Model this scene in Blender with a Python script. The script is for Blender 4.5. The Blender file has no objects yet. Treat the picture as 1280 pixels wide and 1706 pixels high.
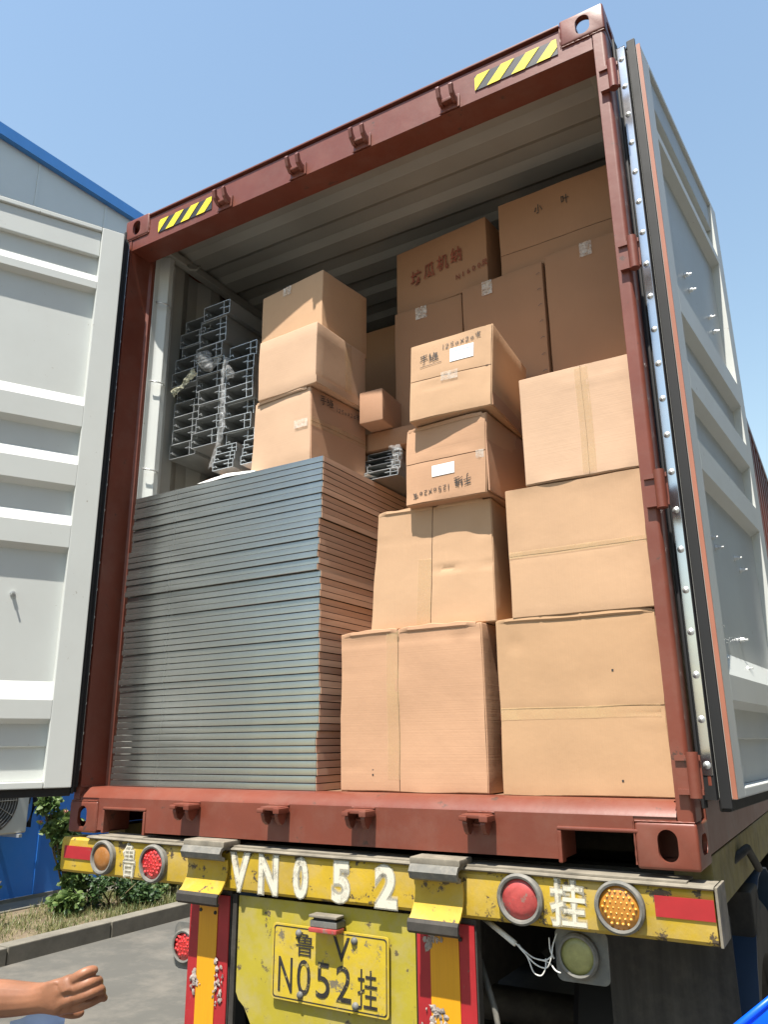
import bpy, bmesh, math, random
from mathutils import Vector, Matrix, noise
random.seed(7)
rad = math.radians
SC = bpy.context.scene
COL = SC.collection

# ------------------------------------------------------------------ camera, sky, sun, exposure
cam_d = bpy.data.cameras.new('camera')
cam = bpy.data.objects.new('camera', cam_d); COL.objects.link(cam)
cam.location = (2.83919, -2.31568, 0.32573)
cam.rotation_euler = (1.85865, 0.01033, 0.52708)
cam_d.sensor_fit = 'VERTICAL'; cam_d.sensor_height = 36.0; cam_d.sensor_width = 27.0
cam_d.lens = 27.596
cam_d.clip_start = 0.02; cam_d.clip_end = 2000
SC.camera = cam

SUN_AZ = rad(4)      # from straight behind the camera's container axis (-y) towards +x
SUN_EL = rad(66.5)
W = bpy.data.worlds.new('World'); SC.world = W; W.use_nodes = True
wn = W.node_tree.nodes; wl = W.node_tree.links
sky = wn.new('ShaderNodeTexSky'); sky.sky_type = 'NISHITA'; sky.sun_disc = False
sky.sun_elevation = SUN_EL
sky.sun_rotation = math.pi - SUN_AZ
sky.air_density = 2.0; sky.dust_density = .5; sky.ozone_density = 1.3; sky.altitude = 50
wn['Background'].inputs['Strength'].default_value = 0.098
wl.new(sky.outputs['Color'], wn['Background'].inputs['Color'])
sd = bpy.data.lights.new('sun', 'SUN'); sd.energy = 5.0; sd.angle = rad(0.55); sd.color = (1.0, 0.95, 0.86)
sun = bpy.data.objects.new('sun', sd); COL.objects.link(sun)
to_sun = Vector((math.sin(SUN_AZ) * math.cos(SUN_EL), -math.cos(SUN_AZ) * math.cos(SUN_EL), math.sin(SUN_EL)))
sun.rotation_euler = to_sun.to_track_quat('Z', 'Y').to_euler()
sun.location = (0, -10, 12)
vs = SC.view_settings
vs.view_transform = 'Standard'; vs.look = 'None'; vs.exposure = 1.0; vs.gamma = 1.0; vs.use_curve_mapping = False

# ------------------------------------------------------------------ materials
def nd(nt, t, **kw):
    n = nt.nodes.new(t)
    for k, v in kw.items(): setattr(n, k, v)
    return n
def mix(nt, fac, a, b, mode='MIX'):
    n = nd(nt, 'ShaderNodeMix', data_type='RGBA', blend_type=mode)
    for s, v in ((0, fac), (6, a), (7, b)):
        if hasattr(v, 'links') or hasattr(v, 'is_linked'): nt.links.new(v, n.inputs[s])
        else: n.inputs[s].default_value = v if s == 0 else (*v, 1)
    return n.outputs[2]
def tex(nt, scale=5, detail=4, rough=.6, coord='Object', sc=(1, 1, 1), rot=(0, 0, 0)):
    tc = nd(nt, 'ShaderNodeTexCoord'); mp = nd(nt, 'ShaderNodeMapping')
    mp.inputs['Scale'].default_value = sc; mp.inputs['Rotation'].default_value = rot
    nt.links.new(tc.outputs[coord], mp.inputs[0])
    n = nd(nt, 'ShaderNodeTexNoise'); n.inputs['Scale'].default_value = scale
    n.inputs['Detail'].default_value = detail; n.inputs['Roughness'].default_value = rough
    nt.links.new(mp.outputs[0], n.inputs['Vector'])
    return n.outputs['Fac']
def ramp(nt, f, a, b):
    r = nd(nt, 'ShaderNodeMapRange'); r.inputs[1].default_value = a; r.inputs[2].default_value = b
    nt.links.new(f, r.inputs[0]); return r.outputs[0]
def bump(nt, bs, f, s=.2, d=.01):
    b = nd(nt, 'ShaderNodeBump'); b.inputs['Strength'].default_value = s; b.inputs['Distance'].default_value = d
    nt.links.new(f, b.inputs['Height'])
    if bs.inputs['Normal'].is_linked: nt.links.new(bs.inputs['Normal'].links[0].from_socket, b.inputs['Normal'])
    nt.links.new(b.outputs[0], bs.inputs['Normal'])
MATS = {}
def mat(name, col, rough=.6, metal=0., var=.12, vscale=3., wear=None, wearcol=(.2, .2, .2), bmp=0., bscale=60, spec=.5, sc=(1, 1, 1), dust=0., coat=0, bd=.002):
    m = bpy.data.materials.new(name); m.use_nodes = True; nt = m.node_tree
    bs = nt.nodes['Principled BSDF']
    bs.inputs['Roughness'].default_value = rough; bs.inputs['Metallic'].default_value = metal
    bs.inputs['Specular IOR Level'].default_value = spec
    if coat: bs.inputs['Coat Weight'].default_value = coat; bs.inputs['Coat Roughness'].default_value = .2
    lo = tuple(c * (1 - var) for c in col); hi = tuple(min(1, c * (1 + var)) for c in col)
    f = ramp(nt, tex(nt, vscale, 5, .6, sc=sc), .3, .7)
    c = mix(nt, f, lo, hi)
    if dust:
        f3 = ramp(nt, tex(nt, vscale * 2.3, 6, .7), .45, .8)
        mm = nd(nt, 'ShaderNodeMath', operation='MULTIPLY'); mm.inputs[1].default_value = dust; nt.links.new(f3, mm.inputs[0])
        c = mix(nt, mm.outputs[0], c, (.36, .31, .25))
    if wear:
        f2 = ramp(nt, tex(nt, wear[0], 8, .72), wear[1], wear[1] + .03)
        c = mix(nt, f2, c, wearcol)
    nt.links.new(c, bs.inputs['Base Color'])
    rf = ramp(nt, tex(nt, vscale * 3, 4, .6, sc=sc), 0, 1)
    ra = nd(nt, 'ShaderNodeMapRange'); ra.inputs[3].default_value = max(.02, rough - .08); ra.inputs[4].default_value = min(1, rough + .08)
    nt.links.new(rf, ra.inputs[0]); nt.links.new(ra.outputs[0], bs.inputs['Roughness'])
    if bmp: bump(nt, bs, tex(nt, bscale, 4, .6, sc=sc), bmp, bd)
    MATS[name] = m
    return m
RED = mat('container_red_paint', (.160, .040, .023), .42, var=.12, vscale=3.5, bmp=.12, bscale=25, dust=.10, wear=(16, .625), wearcol=(.085, .04, .028), bd=.004)
REDK = mat('container_red_edge', (.34, .125, .075), .5, var=.1, dust=.1)
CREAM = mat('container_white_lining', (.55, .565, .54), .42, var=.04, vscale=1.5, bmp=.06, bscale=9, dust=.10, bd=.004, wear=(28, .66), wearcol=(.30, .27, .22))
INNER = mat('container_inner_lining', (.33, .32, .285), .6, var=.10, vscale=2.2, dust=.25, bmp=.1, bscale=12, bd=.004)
PLY = mat('plywood_floor', (.22, .12, .07), .7, var=.2, vscale=6, sc=(1, .1, 1))
RUBBER = mat('black_rubber', (.008, .008, .009), .65, var=.2)
DARK = mat('dark_grimy_steel', (.030, .026, .022), .75, var=.4, vscale=6, bmp=.2, dust=.1)
ZINC = mat('galvanised_sheet', (.355, .355, .335), .25, metal=.9, var=.08, vscale=3, sc=(1, 1, 0), bmp=.10, bscale=4, bd=.012)
ZINCB = mat('galvanised_sheet_side', (.60, .40, .285), .55, metal=.1, var=.12, vscale=4, sc=(1, 1, 10))
CHAN = mat('galvanised_channel', (.42, .43, .42), .42, metal=.7, var=.2, vscale=5, sc=(1, .3, 1))
CHANE = mat('cut_steel_edge', (.75, .78, .8), .35, metal=.6, var=.1)
ALU = mat('bright_retainer_strip', (.60, .61, .64), .25, metal=1, var=.06, vscale=4, bmp=.05, bscale=15)
STEEL = mat('zinc_fastener', (.72, .73, .72), .35, metal=.7, var=.1)
YEL = mat('faded_yellow_paint', (.42, .275, .014), .6, var=.2, vscale=4, wear=(17, .575), wearcol=(.075, .052, .03), bmp=.5, bscale=35, dust=.4)
YELP = mat('panel_yellow_paint', (.37, .30, .025), .55, var=.10, vscale=4, wear=(15, .605), wearcol=(.11, .085, .045), bmp=.3, bscale=30, dust=.5)
GRIME = mat('dusty_steel_ledge', (.20, .175, .135), .85, var=.35, vscale=14, bmp=.5, bscale=50)
PLATEY = mat('number_plate_yellow', (.50, .36, .025), .42, var=.1, vscale=10, wear=(16, .59), wearcol=(.17, .14, .09), bmp=.3, bscale=60, dust=.45)
REFR = mat('red_reflective_tape', (.34, .018, .022), .4, var=.12, vscale=10, wear=(40, .64), wearcol=(.22, .08, .06))
REFY = mat('orange_reflective_tape', (.66, .30, .01), .33, var=.05, vscale=30, sc=(8, 1, .3), wear=(24, .73), wearcol=(.25, .18, .12))
SCUFF = mat('torn_tape_scuff', (.30, .25, .22), .7, var=.6, vscale=40, bmp=1., bscale=90)
HAZY = mat('hazard_yellow', (.83, .66, .03), .4, var=.04)
HAZK = mat('hazard_black', (.03, .03, .032), .45, var=.2)
BLACKP = mat('plate_black_paint', (.025, .022, .02), .5, var=.4, vscale=30, wear=(35, .58), wearcol=(.3, .24, .08))
LENSR = mat('red_lamp_lens', (.45, .014, .012), .16, var=.3, vscale=60, bmp=1., bscale=110, bd=.004, coat=1)
LENSRF = mat('faded_red_lens', (.38, .06, .055), .35, var=.25, vscale=30, wear=(26, .56), wearcol=(.24, .12, .10), bmp=.4, bscale=50)
LENSA = mat('amber_lamp_lens', (.42, .17, .02), .35, var=.15, vscale=25, coat=.6)
LENSAD = mat('dirty_amber_lens', (.30, .115, .02), .5, var=.2, vscale=15, dust=.3)
LENSY = mat('dim_yellow_lens', (.28, .27, .10), .35, var=.2, vscale=40, bmp=.5, bscale=100)
RIM = mat('grey_rubber_rim', (.14, .135, .12), .7, var=.25, vscale=20, dust=.4)
BRKT = mat('grey_lamp_bracket', (.12, .12, .11), .6, var=.2, vscale=12, dust=.4)
ASPH = mat('concrete_yard', (.092, .088, .077), .85, var=.10, vscale=1.3, bmp=.35, bscale=120, dust=.3, wear=(.9, .66), wearcol=(.075, .072, .063))
CURB = mat('kerb_concrete', (.165, .15, .12), .85, var=.2, vscale=5, bmp=.4, bscale=60, dust=.2)
CURBD = mat('kerb_face_stained', (.21, .19, .16), .85, var=.2, vscale=5, bmp=.4, bscale=60)
SOIL = mat('dry_soil', (.16, .12, .075), .95, var=.3, vscale=9, bmp=.8, bscale=40)
BLUEW = mat('blue_cladding', (.025, .17, .56), .45, var=.06, vscale=1.5, wear=(4, .72), wearcol=(.04, .22, .55), dust=.05)
BLUET = mat('blue_roof_trim', (.06, .24, .60), .45, var=.05)
WHITEW = mat('white_cladding', (.54, .57, .57), .55, var=.05, vscale=.8)
ACW = mat('air_conditioner_casing', (.50, .49, .45), .5, var=.05, dust=.15)
LABEL = mat('white_sticker', (.86, .86, .88), .45, var=.02)
PRINTG = mat('faint_grey_print', (.45, .5, .62), .6, var=.1)
INK = mat('marker_ink', (.05, .04, .035), .6, var=.3, vscale=40)
REDINK = mat('red_carton_print', (.22, .055, .03), .75, var=.4, vscale=25)
SKIN = mat('tanned_skin', (.27, .115, .06), .5, var=.22, vscale=14, bmp=.25, bscale=90)
DENIM = mat('blue_denim', (.045, .075, .16), .85, var=.35, vscale=60, bmp=.5, bscale=400, wear=(30, .68), wearcol=(.4, .45, .55))
SHIRT = mat('pale_blue_cloth', (.42, .56, .85), .8, var=.1, vscale=20)
TARP = mat('bright_blue_plastic', (.0, .10, .85), .4, var=.05)
WIRE = mat('pale_wire', (.62, .60, .56), .6, var=.2)
FOAM = mat('white_foam_sheet', (.80, .80, .78), .6, var=.04)
BARK = mat('stem_bark', (.13, .10, .05), .85, var=.3, vscale=20)
MUD = mat('mud_flap_rubber', (.030, .028, .026), .7, var=.45, vscale=5, sc=(6, 1, .5), dust=.12)
ROSEP = mat('dull_pink_petal', (.42, .17, .13), .7, var=.3, vscale=30)
DUSTY = mat('dusty_plinth', (.19, .175, .14), .85, var=.12, vscale=6, bmp=.3)
OLIVE = mat('olive_chassis_paint', (.26, .21, .07), .7, var=.35, vscale=9, dust=.5, bmp=.3)

def cardboard(name, col, along='v'):
    m = bpy.data.materials.new(name); m.use_nodes = True; nt = m.node_tree; bs = nt.nodes['Principled BSDF']
    bs.inputs['Roughness'].default_value = .78; bs.inputs['Specular IOR Level'].default_value = .25
    f = ramp(nt, tex(nt, 2.2, 5, .6), .3, .7)
    c = mix(nt, f, tuple(x * .91 for x in col), tuple(min(1, x * 1.07) for x in col))
    sc = (260, 260, .6) if along == 'v' else (.6, .6, 260)
    f2 = tex(nt, 1.0, 2, .5, sc=sc)
    mm = nd(nt, 'ShaderNodeMath', operation='MULTIPLY'); mm.inputs[1].default_value = .22; nt.links.new(f2, mm.inputs[0])
    c = mix(nt, mm.outputs[0], c, tuple(x * .80 for x in col))
    f3 = ramp(nt, tex(nt, 17, 8, .75), .66, .74)
    mm3 = nd(nt, 'ShaderNodeMath', operation='MULTIPLY'); mm3.inputs[1].default_value = .28; nt.links.new(f3, mm3.inputs[0])
    c = mix(nt, mm3.outputs[0], c, tuple(x * .62 for x in col))
    # faint scuffs running along the board
    f4 = ramp(nt, tex(nt, 3.0, 6, .7, sc=(1, 1, 9) if along == 'h' else (8, 8, 1)), .62, .75)
    mm4 = nd(nt, 'ShaderNodeMath', operation='MULTIPLY'); mm4.inputs[1].default_value = .22; nt.links.new(f4, mm4.inputs[0])
    c = mix(nt, mm4.outputs[0], c, tuple(min(1, x * 1.22) for x in col))
    nt.links.new(c, bs.inputs['Base Color'])
    bump(nt, bs, tex(nt, 1.0, 1, .5, sc=sc), .20, .0014)
    bump(nt, bs, tex(nt, 9, 4, .6), .25, .006)
    return m
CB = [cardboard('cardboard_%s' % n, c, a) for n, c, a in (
    ('pale', (0.504, 0.318, 0.191), 'v'), ('warm', (0.487, 0.286, 0.173), 'h'), ('tan', (0.470, 0.290, 0.163), 'v'),
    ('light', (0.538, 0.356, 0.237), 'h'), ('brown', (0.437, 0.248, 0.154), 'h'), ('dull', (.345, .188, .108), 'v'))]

def clear(name, col, alpha, rough=.15, nscale=40, spec=.5):
    m = bpy.data.materials.new(name); m.use_nodes = True; nt = m.node_tree; bs = nt.nodes['Principled BSDF']
    bs.inputs['Base Color'].default_value = (*col, 1); bs.inputs['Roughness'].default_value = rough
    f = ramp(nt, tex(nt, nscale, 5, .7), .35, .65)
    r = nd(nt, 'ShaderNodeMapRange'); r.inputs[3].default_value = alpha * .35; r.inputs[4].default_value = min(1, alpha * 1.5)
    nt.links.new(f, r.inputs[0]); nt.links.new(r.outputs[0], bs.inputs['Alpha'])
    bump(nt, bs, tex(nt, nscale, 3, .6), .8 if nscale > 10 else .15, .004)
    return m
TAPE = clear('clear_packing_tape', (.66, .46, .25), .32, .13, 6)
TAPEW = clear('whitish_tape', (.72, .64, .55), .45, .2, 45)
WRAP = clear('plastic_film', (.8, .8, .8), .22, .06, 40)
GAP_SHADE = mat('painted_slot_shade', (.07, .038, .02), .9)  # near-black colour painting the shade between carton flaps
def spray(name, col, alpha):
    m = bpy.data.materials.new(name); m.use_nodes = True; nt = m.node_tree; bs = nt.nodes['Principled BSDF']
    bs.inputs['Base Color'].default_value = (*col, 1); bs.inputs['Roughness'].default_value = .7
    f = ramp(nt, tex(nt, 26, 8, .8), .33, .50)
    mm = nd(nt, 'ShaderNodeMath', operation='MULTIPLY'); mm.inputs[1].default_value = alpha; nt.links.new(f, mm.inputs[0])
    nt.links.new(mm.outputs[0], bs.inputs['Alpha'])
    return m
SPRAY = [spray('white_spray_%d' % i, (.74, .69, .56), a) for i, a in enumerate((.11, .18, .32, .76))]
def leafmat(name, a, b):
    m = bpy.data.materials.new(name); m.use_nodes = True; nt = m.node_tree; bs = nt.nodes['Principled BSDF']
    bs.inputs['Roughness'].default_value = .5
    g = nd(nt, 'ShaderNodeNewGeometry')
    c = mix(nt, g.outputs['Random Per Island'], a, b)
    nt.links.new(c, bs.inputs['Base Color'])
    tr = nd(nt, 'ShaderNodeBsdfTranslucent'); nt.links.new(c, tr.inputs[0])
    ms = nd(nt, 'ShaderNodeMixShader'); ms.inputs[0].default_value = .3
    nt.links.new(bs.outputs[0], ms.inputs[1]); nt.links.new(tr.outputs[0], ms.inputs[2])
    nt.links.new(ms.outputs[0], nt.nodes['Material Output'].inputs[0])
    return m
LEAF = leafmat('rose_leaf', (.045, .095, .025), (.17, .24, .07))
LEAFD = leafmat('bush_leaf', (.02, .05, .015), (.07, .13, .035))
GRASSM = leafmat('dry_and_green_grass', (.05, .10, .02), (.28, .25, .11))

SKIN.node_tree.nodes['Principled BSDF'].inputs['Subsurface Weight'].default_value = .12
SKIN.node_tree.nodes['Principled BSDF'].inputs['Subsurface Radius'].default_value = (.01, .004, .002)
# ------------------------------------------------------------------ mesh helpers
class MB:
    def __init__(s): s.v = []; s.f = []
    def add(s, vs, fs):
        n = len(s.v); s.v += [tuple(v) for v in vs]; s.f += [tuple(i + n for i in f) for f in fs]; return s
    def box(s, x0, x1, y0, y1, z0, z1, M=None):
        vs = [Vector((x, y, z)) for z in (z0, z1) for y in (y0, y1) for x in (x0, x1)]
        if M: vs = [M @ v for v in vs]
        return s.add(vs, [(0, 2, 3, 1), (4, 5, 7, 6), (0, 1, 5, 4), (2, 6, 7, 3), (0, 4, 6, 2), (1, 3, 7, 5)])
    def prism(s, pts, a0, a1, axis='x', M=None):
        """closed polygon pts in the two other axes, extruded from a0 to a1 along axis"""
        n = len(pts)
        def P(p, a):
            return {'x': Vector((a, p[0], p[1])), 'y': Vector((p[0], a, p[1])), 'z': Vector((p[0], p[1], a))}[axis]
        vs = [P(p, a0) for p in pts] + [P(p, a1) for p in pts]
        if M: vs = [M @ v for v in vs]
        fs = [(i, (i + 1) % n, n + (i + 1) % n, n + i) for i in range(n)] + [tuple(range(n))[::-1], tuple(range(n, 2 * n))]
        return s.add(vs, fs)
    def strip(s, pts, a0, a1, axis='x', t=.003, M=None):
        """open polyline as a sheet of thickness t"""
        P = [Vector(p) for p in pts]; L = []; R = []
        for i, p in enumerate(P):
            d = (P[min(i + 1, len(P) - 1)] - P[max(i - 1, 0)]).normalized(); nn = Vector((-d.y, d.x)) * t * .5
            L.append(p + nn); R.append(p - nn)
        poly = L + R[::-1]; n = len(P)
        def Q(p, a):
            return {'x': Vector((a, p[0], p[1])), 'y': Vector((p[0], a, p[1])), 'z': Vector((p[0], p[1], a))}[axis]
        vs = [Q(p, a0) for p in poly] + [Q(p, a1) for p in poly]
        if M: vs = [M @ v for v in vs]
        m = 2 * n; fs = [(i, (i + 1) % m, m + (i + 1) % m, m + i) for i in range(m)]
        for i in range(n - 1):
            fs.append((i, m - 1 - i, m - 2 - i, i + 1)[::-1]); fs.append((m + i, 2 * m - 1 - i, 2 * m - 2 - i, m + i + 1))
        return s.add(vs, fs)
    def lathe(s, prof, c, axis='y', n=24, M=None):
        """profile (r, a) turned about an axis through c"""
        c = Vector(c); vs = []
        for r, a in prof:
            for k in range(n):
                t = 2 * math.pi * k / n; x, y = r * math.cos(t), r * math.sin(t)
                vs.append(c + {'y': Vector((x, a, y)), 'x': Vector((a, x, y)), 'z': Vector((x, y, a))}[axis])
        if M: vs = [M @ v for v in vs]
        fs = [(j * n + k, j * n + (k + 1) % n, (j + 1) * n + (k + 1) % n, (j + 1) * n + k) for j in range(len(prof) - 1) for k in range(n)]
        return s.add(vs, fs)
    def tube(s, pts, r, n=8, taper=1.):
        P = [Vector(p) for p in pts]; vs = []; m = len(P)
        for i, p in enumerate(P):
            d = (P[min(i + 1, m - 1)] - P[max(i - 1, 0)]).normalized()
            u = d.cross(Vector((0, 0, 1)));
            if u.length < .1: u = d.cross(Vector((0, 1, 0)))
            u.normalize(); w = d.cross(u); rr = r * (1 + (taper - 1) * i / max(1, m - 1))
            for k in range(n):
                t = 2 * math.pi * k / n; vs.append(p + (u * math.cos(t) + w * math.sin(t)) * rr)
        fs = [(j * n + k, j * n + (k + 1) % n, (j + 1) * n + (k + 1) % n, (j + 1) * n + k) for j in range(m - 1) for k in range(n)]
        fs += [tuple(range(n))[::-1], tuple(range((m - 1) * n, m * n))]
        return s.add(vs, fs)
    def shear(s, k=-.0085):
        s.v = [(x, y, z + k * x) for x, y, z in s.v]; return s
    def mesh(s, name, m, bev=0., seg=2, smooth=False, fix=True):
        me = bpy.data.meshes.new(name); me.from_pydata(s.v, [], s.f)
        bm = bmesh.new(); bm.from_mesh(me)
        if bev: 
            bmesh.ops.remove_doubles(bm, verts=bm.verts, dist=1e-6)
        if fix: bmesh.ops.recalc_face_normals(bm, faces=bm.faces)
        if bev:
            ed = [e for e in bm.edges if len(e.link_faces) == 2 and e.calc_face_angle(0) > .5]
            bmesh.ops.bevel(bm, geom=ed, offset=bev, segments=seg, affect='EDGES', profile=.5, clamp_overlap=True)
        bm.to_mesh(me); bm.free()
        me.materials.append(m)
        if smooth or bev:
            me.polygons.foreach_set('use_smooth', [True] * len(me.polygons))
            if bev or smooth == 'auto': me.set_sharp_from_angle(angle=rad(32))
        return me
    def obj(s, name, m, parent=None, bev=0., seg=2, smooth=False, fix=True, world=True):
        o = bpy.data.objects.new(name, s.mesh(name, m, bev, seg, smooth, fix)); COL.objects.link(o)
        if bev:
            w = o.modifiers.new('weighted', 'WEIGHTED_NORMAL'); w.keep_sharp = True; w.weight = 100
        if parent is not None: attach(o, parent, world)
        return o
ORIG = {}
def root_of(o):
    while o.parent: o = o.parent
    return o
def attach(o, parent, world=True):
    """world=True: vertices are world coordinates under an unrotated thing"""
    o.parent = parent
    if world and parent.parent is None: o.location = -Vector(parent.location)
def setp(o, label=None, cat=None, group=None, kind=None):
    for k, v in (('label', label), ('category', cat), ('group', group), ('kind', kind)):
        if v: o[k] = v
    return o
def empty(name, loc=(0, 0, 0), label=None, cat=None, group=None, rz=0):
    o = bpy.data.objects.new(name, None); COL.objects.link(o); o.location = loc; o.rotation_euler.z = rz
    o.empty_display_size = .1
    return setp(o, label, cat, group)
def copy_tree(o, parent=None):
    c = o.copy(); COL.objects.link(c); c.parent = parent
    for ch in list(o.children): copy_tree(ch, c)
    return c
def link(name, me, parent=None, loc=None):
    o = bpy.data.objects.new(name, me); COL.objects.link(o)
    if parent is not None: o.parent = parent
    if loc is not None: o.location = loc
    return o
def text_mesh(txt, size, off=0., ext=.0006):
    cu = bpy.data.curves.new('t', 'FONT'); cu.body = txt; cu.size = size; cu.offset = off; cu.extrude = ext
    cu.align_x = 'CENTER'; cu.align_y = 'CENTER'; cu.resolution_u = 4
    o = bpy.data.objects.new('t', cu); COL.objects.link(o)
    bpy.context.view_layer.update()
    me = bpy.data.meshes.new_from_object(o.evaluated_get(bpy.context.evaluated_depsgraph_get()))
    bpy.data.objects.remove(o); bpy.data.curves.remove(cu)
    return me
def text_obj(name, txt, M, size, m, parent, sx=1., sy=1., off=0., ext=.0006, fit=None):
    """text standing in the local XZ plane facing -Y, placed by M; fit=(w,h) scales glyph bounds"""
    me = text_mesh(txt, size, off, ext)
    if len(me.vertices):
        xs = [v.co.x for v in me.vertices]; ys = [v.co.y for v in me.vertices]
        cx, cy = (min(xs) + max(xs)) / 2, (min(ys) + max(ys)) / 2
        if fit: sx = fit[0] / (max(xs) - min(xs)); sy = fit[1] / (max(ys) - min(ys))
        me.transform(M @ Matrix(((sx, 0, 0, -cx * sx), (0, 0, -1, 0), (0, sy, 0, -cy * sy), (0, 0, 0, 1))))
    me.materials.clear(); me.materials.append(m)
    o = bpy.data.objects.new(name, me); COL.objects.link(o)
    if parent is not None: attach(o, parent)
    return o
def ribbon(polys, M, w, name, m, parent):
    """hand-drawn strokes in local XZ (facing -Y) with uneven width"""
    b = MB(); rnd = random.Random(len(polys))
    for pl in polys:
        P = [Vector((p[0], 0, p[1])) for p in pl]
        vs = []
        for i, p in enumerate(P):
            d = (P[min(i + 1, len(P) - 1)] - P[max(i - 1, 0)]).normalized(); nn = Vector((-d.z, 0, d.x)) * w * .5 * rnd.uniform(.6, 1.25)
            vs += [M @ (p + nn), M @ (p - nn)]
        b.add(vs, [(2 * i, 2 * i + 1, 2 * i + 3, 2 * i + 2) for i in range(len(P) - 1)])
    return b.obj(name, m, parent, fix=False, world=True)

# ------------------------------------------------------------------ the setting
G = -1.25
def sheet(name, x0, x1, y0, y1, z, m):
    return setp(MB().add([(x0, y0, z), (x1, y0, z), (x1, y1, z), (x0, y1, z)], [(0, 1, 2, 3)]).obj(name, m, fix=False), kind='structure')
sheet('ground', -400, 400, -400, 400, G, ASPH)
b = MB()
for i in range(14):   # soil bed, slightly heaped
    y0 = -8 + i * 2
    b.box(-4.40, -3.16, y0, y0 + 2, G, -1.19 + .01 * (i % 3))
setp(b.obj('planting_bed', SOIL), kind='structure')
apron = setp(MB().box(-4.76, -4.40, -8, 24, G, -1.15).obj('walkway', DUSTY, bev=.012), kind='structure')
kerb = empty('kerb', (-3.08, 8, G)); setp(kerb, kind='structure')
for i in range(32):
    y0 = -8 + i * 1.0
    dz = random.uniform(-.006, .004); dx = random.uniform(-.006, .006)
    MB().box(-3.16 + dx, -3.0 + dx, y0 + .004, y0 + .996, G - .02, -1.125 + dz).obj('kerb_stone', CURB, kerb, bev=.012)

# ------------------------------------------------------------------ building on the left
bld = empty('warehouse_building', (-4.9, 8, G), 'white clad warehouse with a blue roof edge and a blue lower wall beside the yard', 'building')
def roofz(y): return 7.292 + (y - 1.953) * .0695 if y < 9 else 7.292 + (9 - 1.953) * .0695 - (y - 9) * .0695
ys = [-6, 9, 22]
MB().add([(-4.75, -6, -1.15), (-4.75, 22, -1.15), (-4.75, 22, .12), (-4.75, -6, .12), (-4.95, -6, -1.15), (-4.95, 22, -1.15), (-4.95, 22, .12), (-4.95, -6, .12)],
         [(0, 1, 2, 3), (4, 7, 6, 5), (3, 2, 6, 7), (0, 3, 7, 4), (1, 5, 6, 2)]).obj('lower_wall', BLUEW, bld)
pr = [(-6, .12), (22, .12), (22, roofz(22) - .1), (9, roofz(9) - .1), (-6, roofz(-6) - .1)]
MB().prism(pr, -4.95, -4.762, 'x').obj('wall', WHITEW, bld)
for i in range(28):     # vertical cladding ribs
    y = -5.5 + i
    MB().box(-4.7615, -4.752, y, y + .03, .122, roofz(y) - .16).obj('cladding_rib', WHITEW, bld)
    MB().box(-4.7495, -4.742, y, y + .03, -1.11, .118).obj('cladding_rib', BLUEW, bld)
for y0, y1 in ((-6.2, 9), (9, 22.2)):
    z0, z1 = roofz(y0), roofz(y1)
    MB().prism([(y0, z0 - .15), (y1, z1 - .15), (y1, z1), (y0, z0)], -4.80, -4.68, 'x').obj('roof_trim', BLUET, bld)
    MB().prism([(y0, z0 - .02), (y1, z1 - .02), (y1, z1 + .02), (y0, z0 + .02)], -30, -4.80, 'x').obj('roof', BLUET, bld)
MB().box(-4.752, -4.735, -6, 22, -1.15, -1.115).obj('base_trim', DUSTY, bld)

# plain shed added out of view to dim the right door; seen in reflections
added_shed = empty('warehouse_building', (10.5, 4, G), 'plain grey shed added out of view at right to dim the right door', 'building')
MB().box(8.5, 11.0, -10, 26, G, 7.6).obj('wall', mat('grey_cladding', (.16, .17, .17), .7), added_shed)
MB().prism([(8.2, 7.6), (16, 8.8), (16, 8.9), (8.2, 7.7)], -10.5, 26.5, 'y').obj('roof', BLUET, added_shed)
for k in range(5):
    MB().box(8.46, 8.499, -7 + k * 7, -5 + k * 7, 1.2, 2.6).obj('window', mat('shed_window_%d' % k, (.03, .04, .05), .15), added_shed)

# air conditioner
ac = empty('air_conditioner', (-4.55, 2.7, -.5), 'grey outdoor air conditioner with a round fan grille on the blue wall', 'air conditioner')
MB().box(-4.71, -4.40, 2.26, 3.09, -.47, .16).obj('casing', ACW, ac, bev=.02, seg=3)
b = MB()
for k in range(9):
    r = .03 + k * .03
    b.lathe([(r, -4.398), (r + .006, -4.392), (r + .012, -4.398)], (0, 2.66, -.16), 'x', 40)
for k in range(12):
    t = k * math.pi / 6
    b.tube([(-4.392, 2.66 + .03 * math.cos(t), -.16 + .03 * math.sin(t)), (-4.392, 2.66 + .28 * math.cos(t), -.16 + .28 * math.sin(t))], .003, 5)
b.obj('fan_grille', BRKT, ac)
MB().lathe([(.001, -4.3995), (.285, -4.3995), (.29, -4.39), (.30, -4.3995)], (0, 2.66, -.16), 'x', 48).obj('fan_opening', DARK, ac)
for k in range(5): MB().box(-4.3995, -4.392, 2.985, 3.075, .04 - k * .03, .05 - k * .03).obj('vent_louvre', ACW, ac)
for y in (2.4, 2.98):
    MB().box(-4.75, -4.36, y, y + .035, -.505, -.475).obj('wall_bracket', STEEL, ac)
MB().tube([(-4.74, 3.30, .1), (-4.66, 3.28, -.05), (-4.62, 3.22, -.2), (-4.64, 3.14, -.28), (-4.6, 3.09, -.3)], .035, 8).obj('pipe', RUBBER, ac, smooth=True)
MB().tube([(-4.7, 3.36, .1), (-4.68, 3.37, -.2), (-4.71, 3.33, -.45)], .03, 8).obj('pipe', RUBBER, ac, smooth=True)

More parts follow.
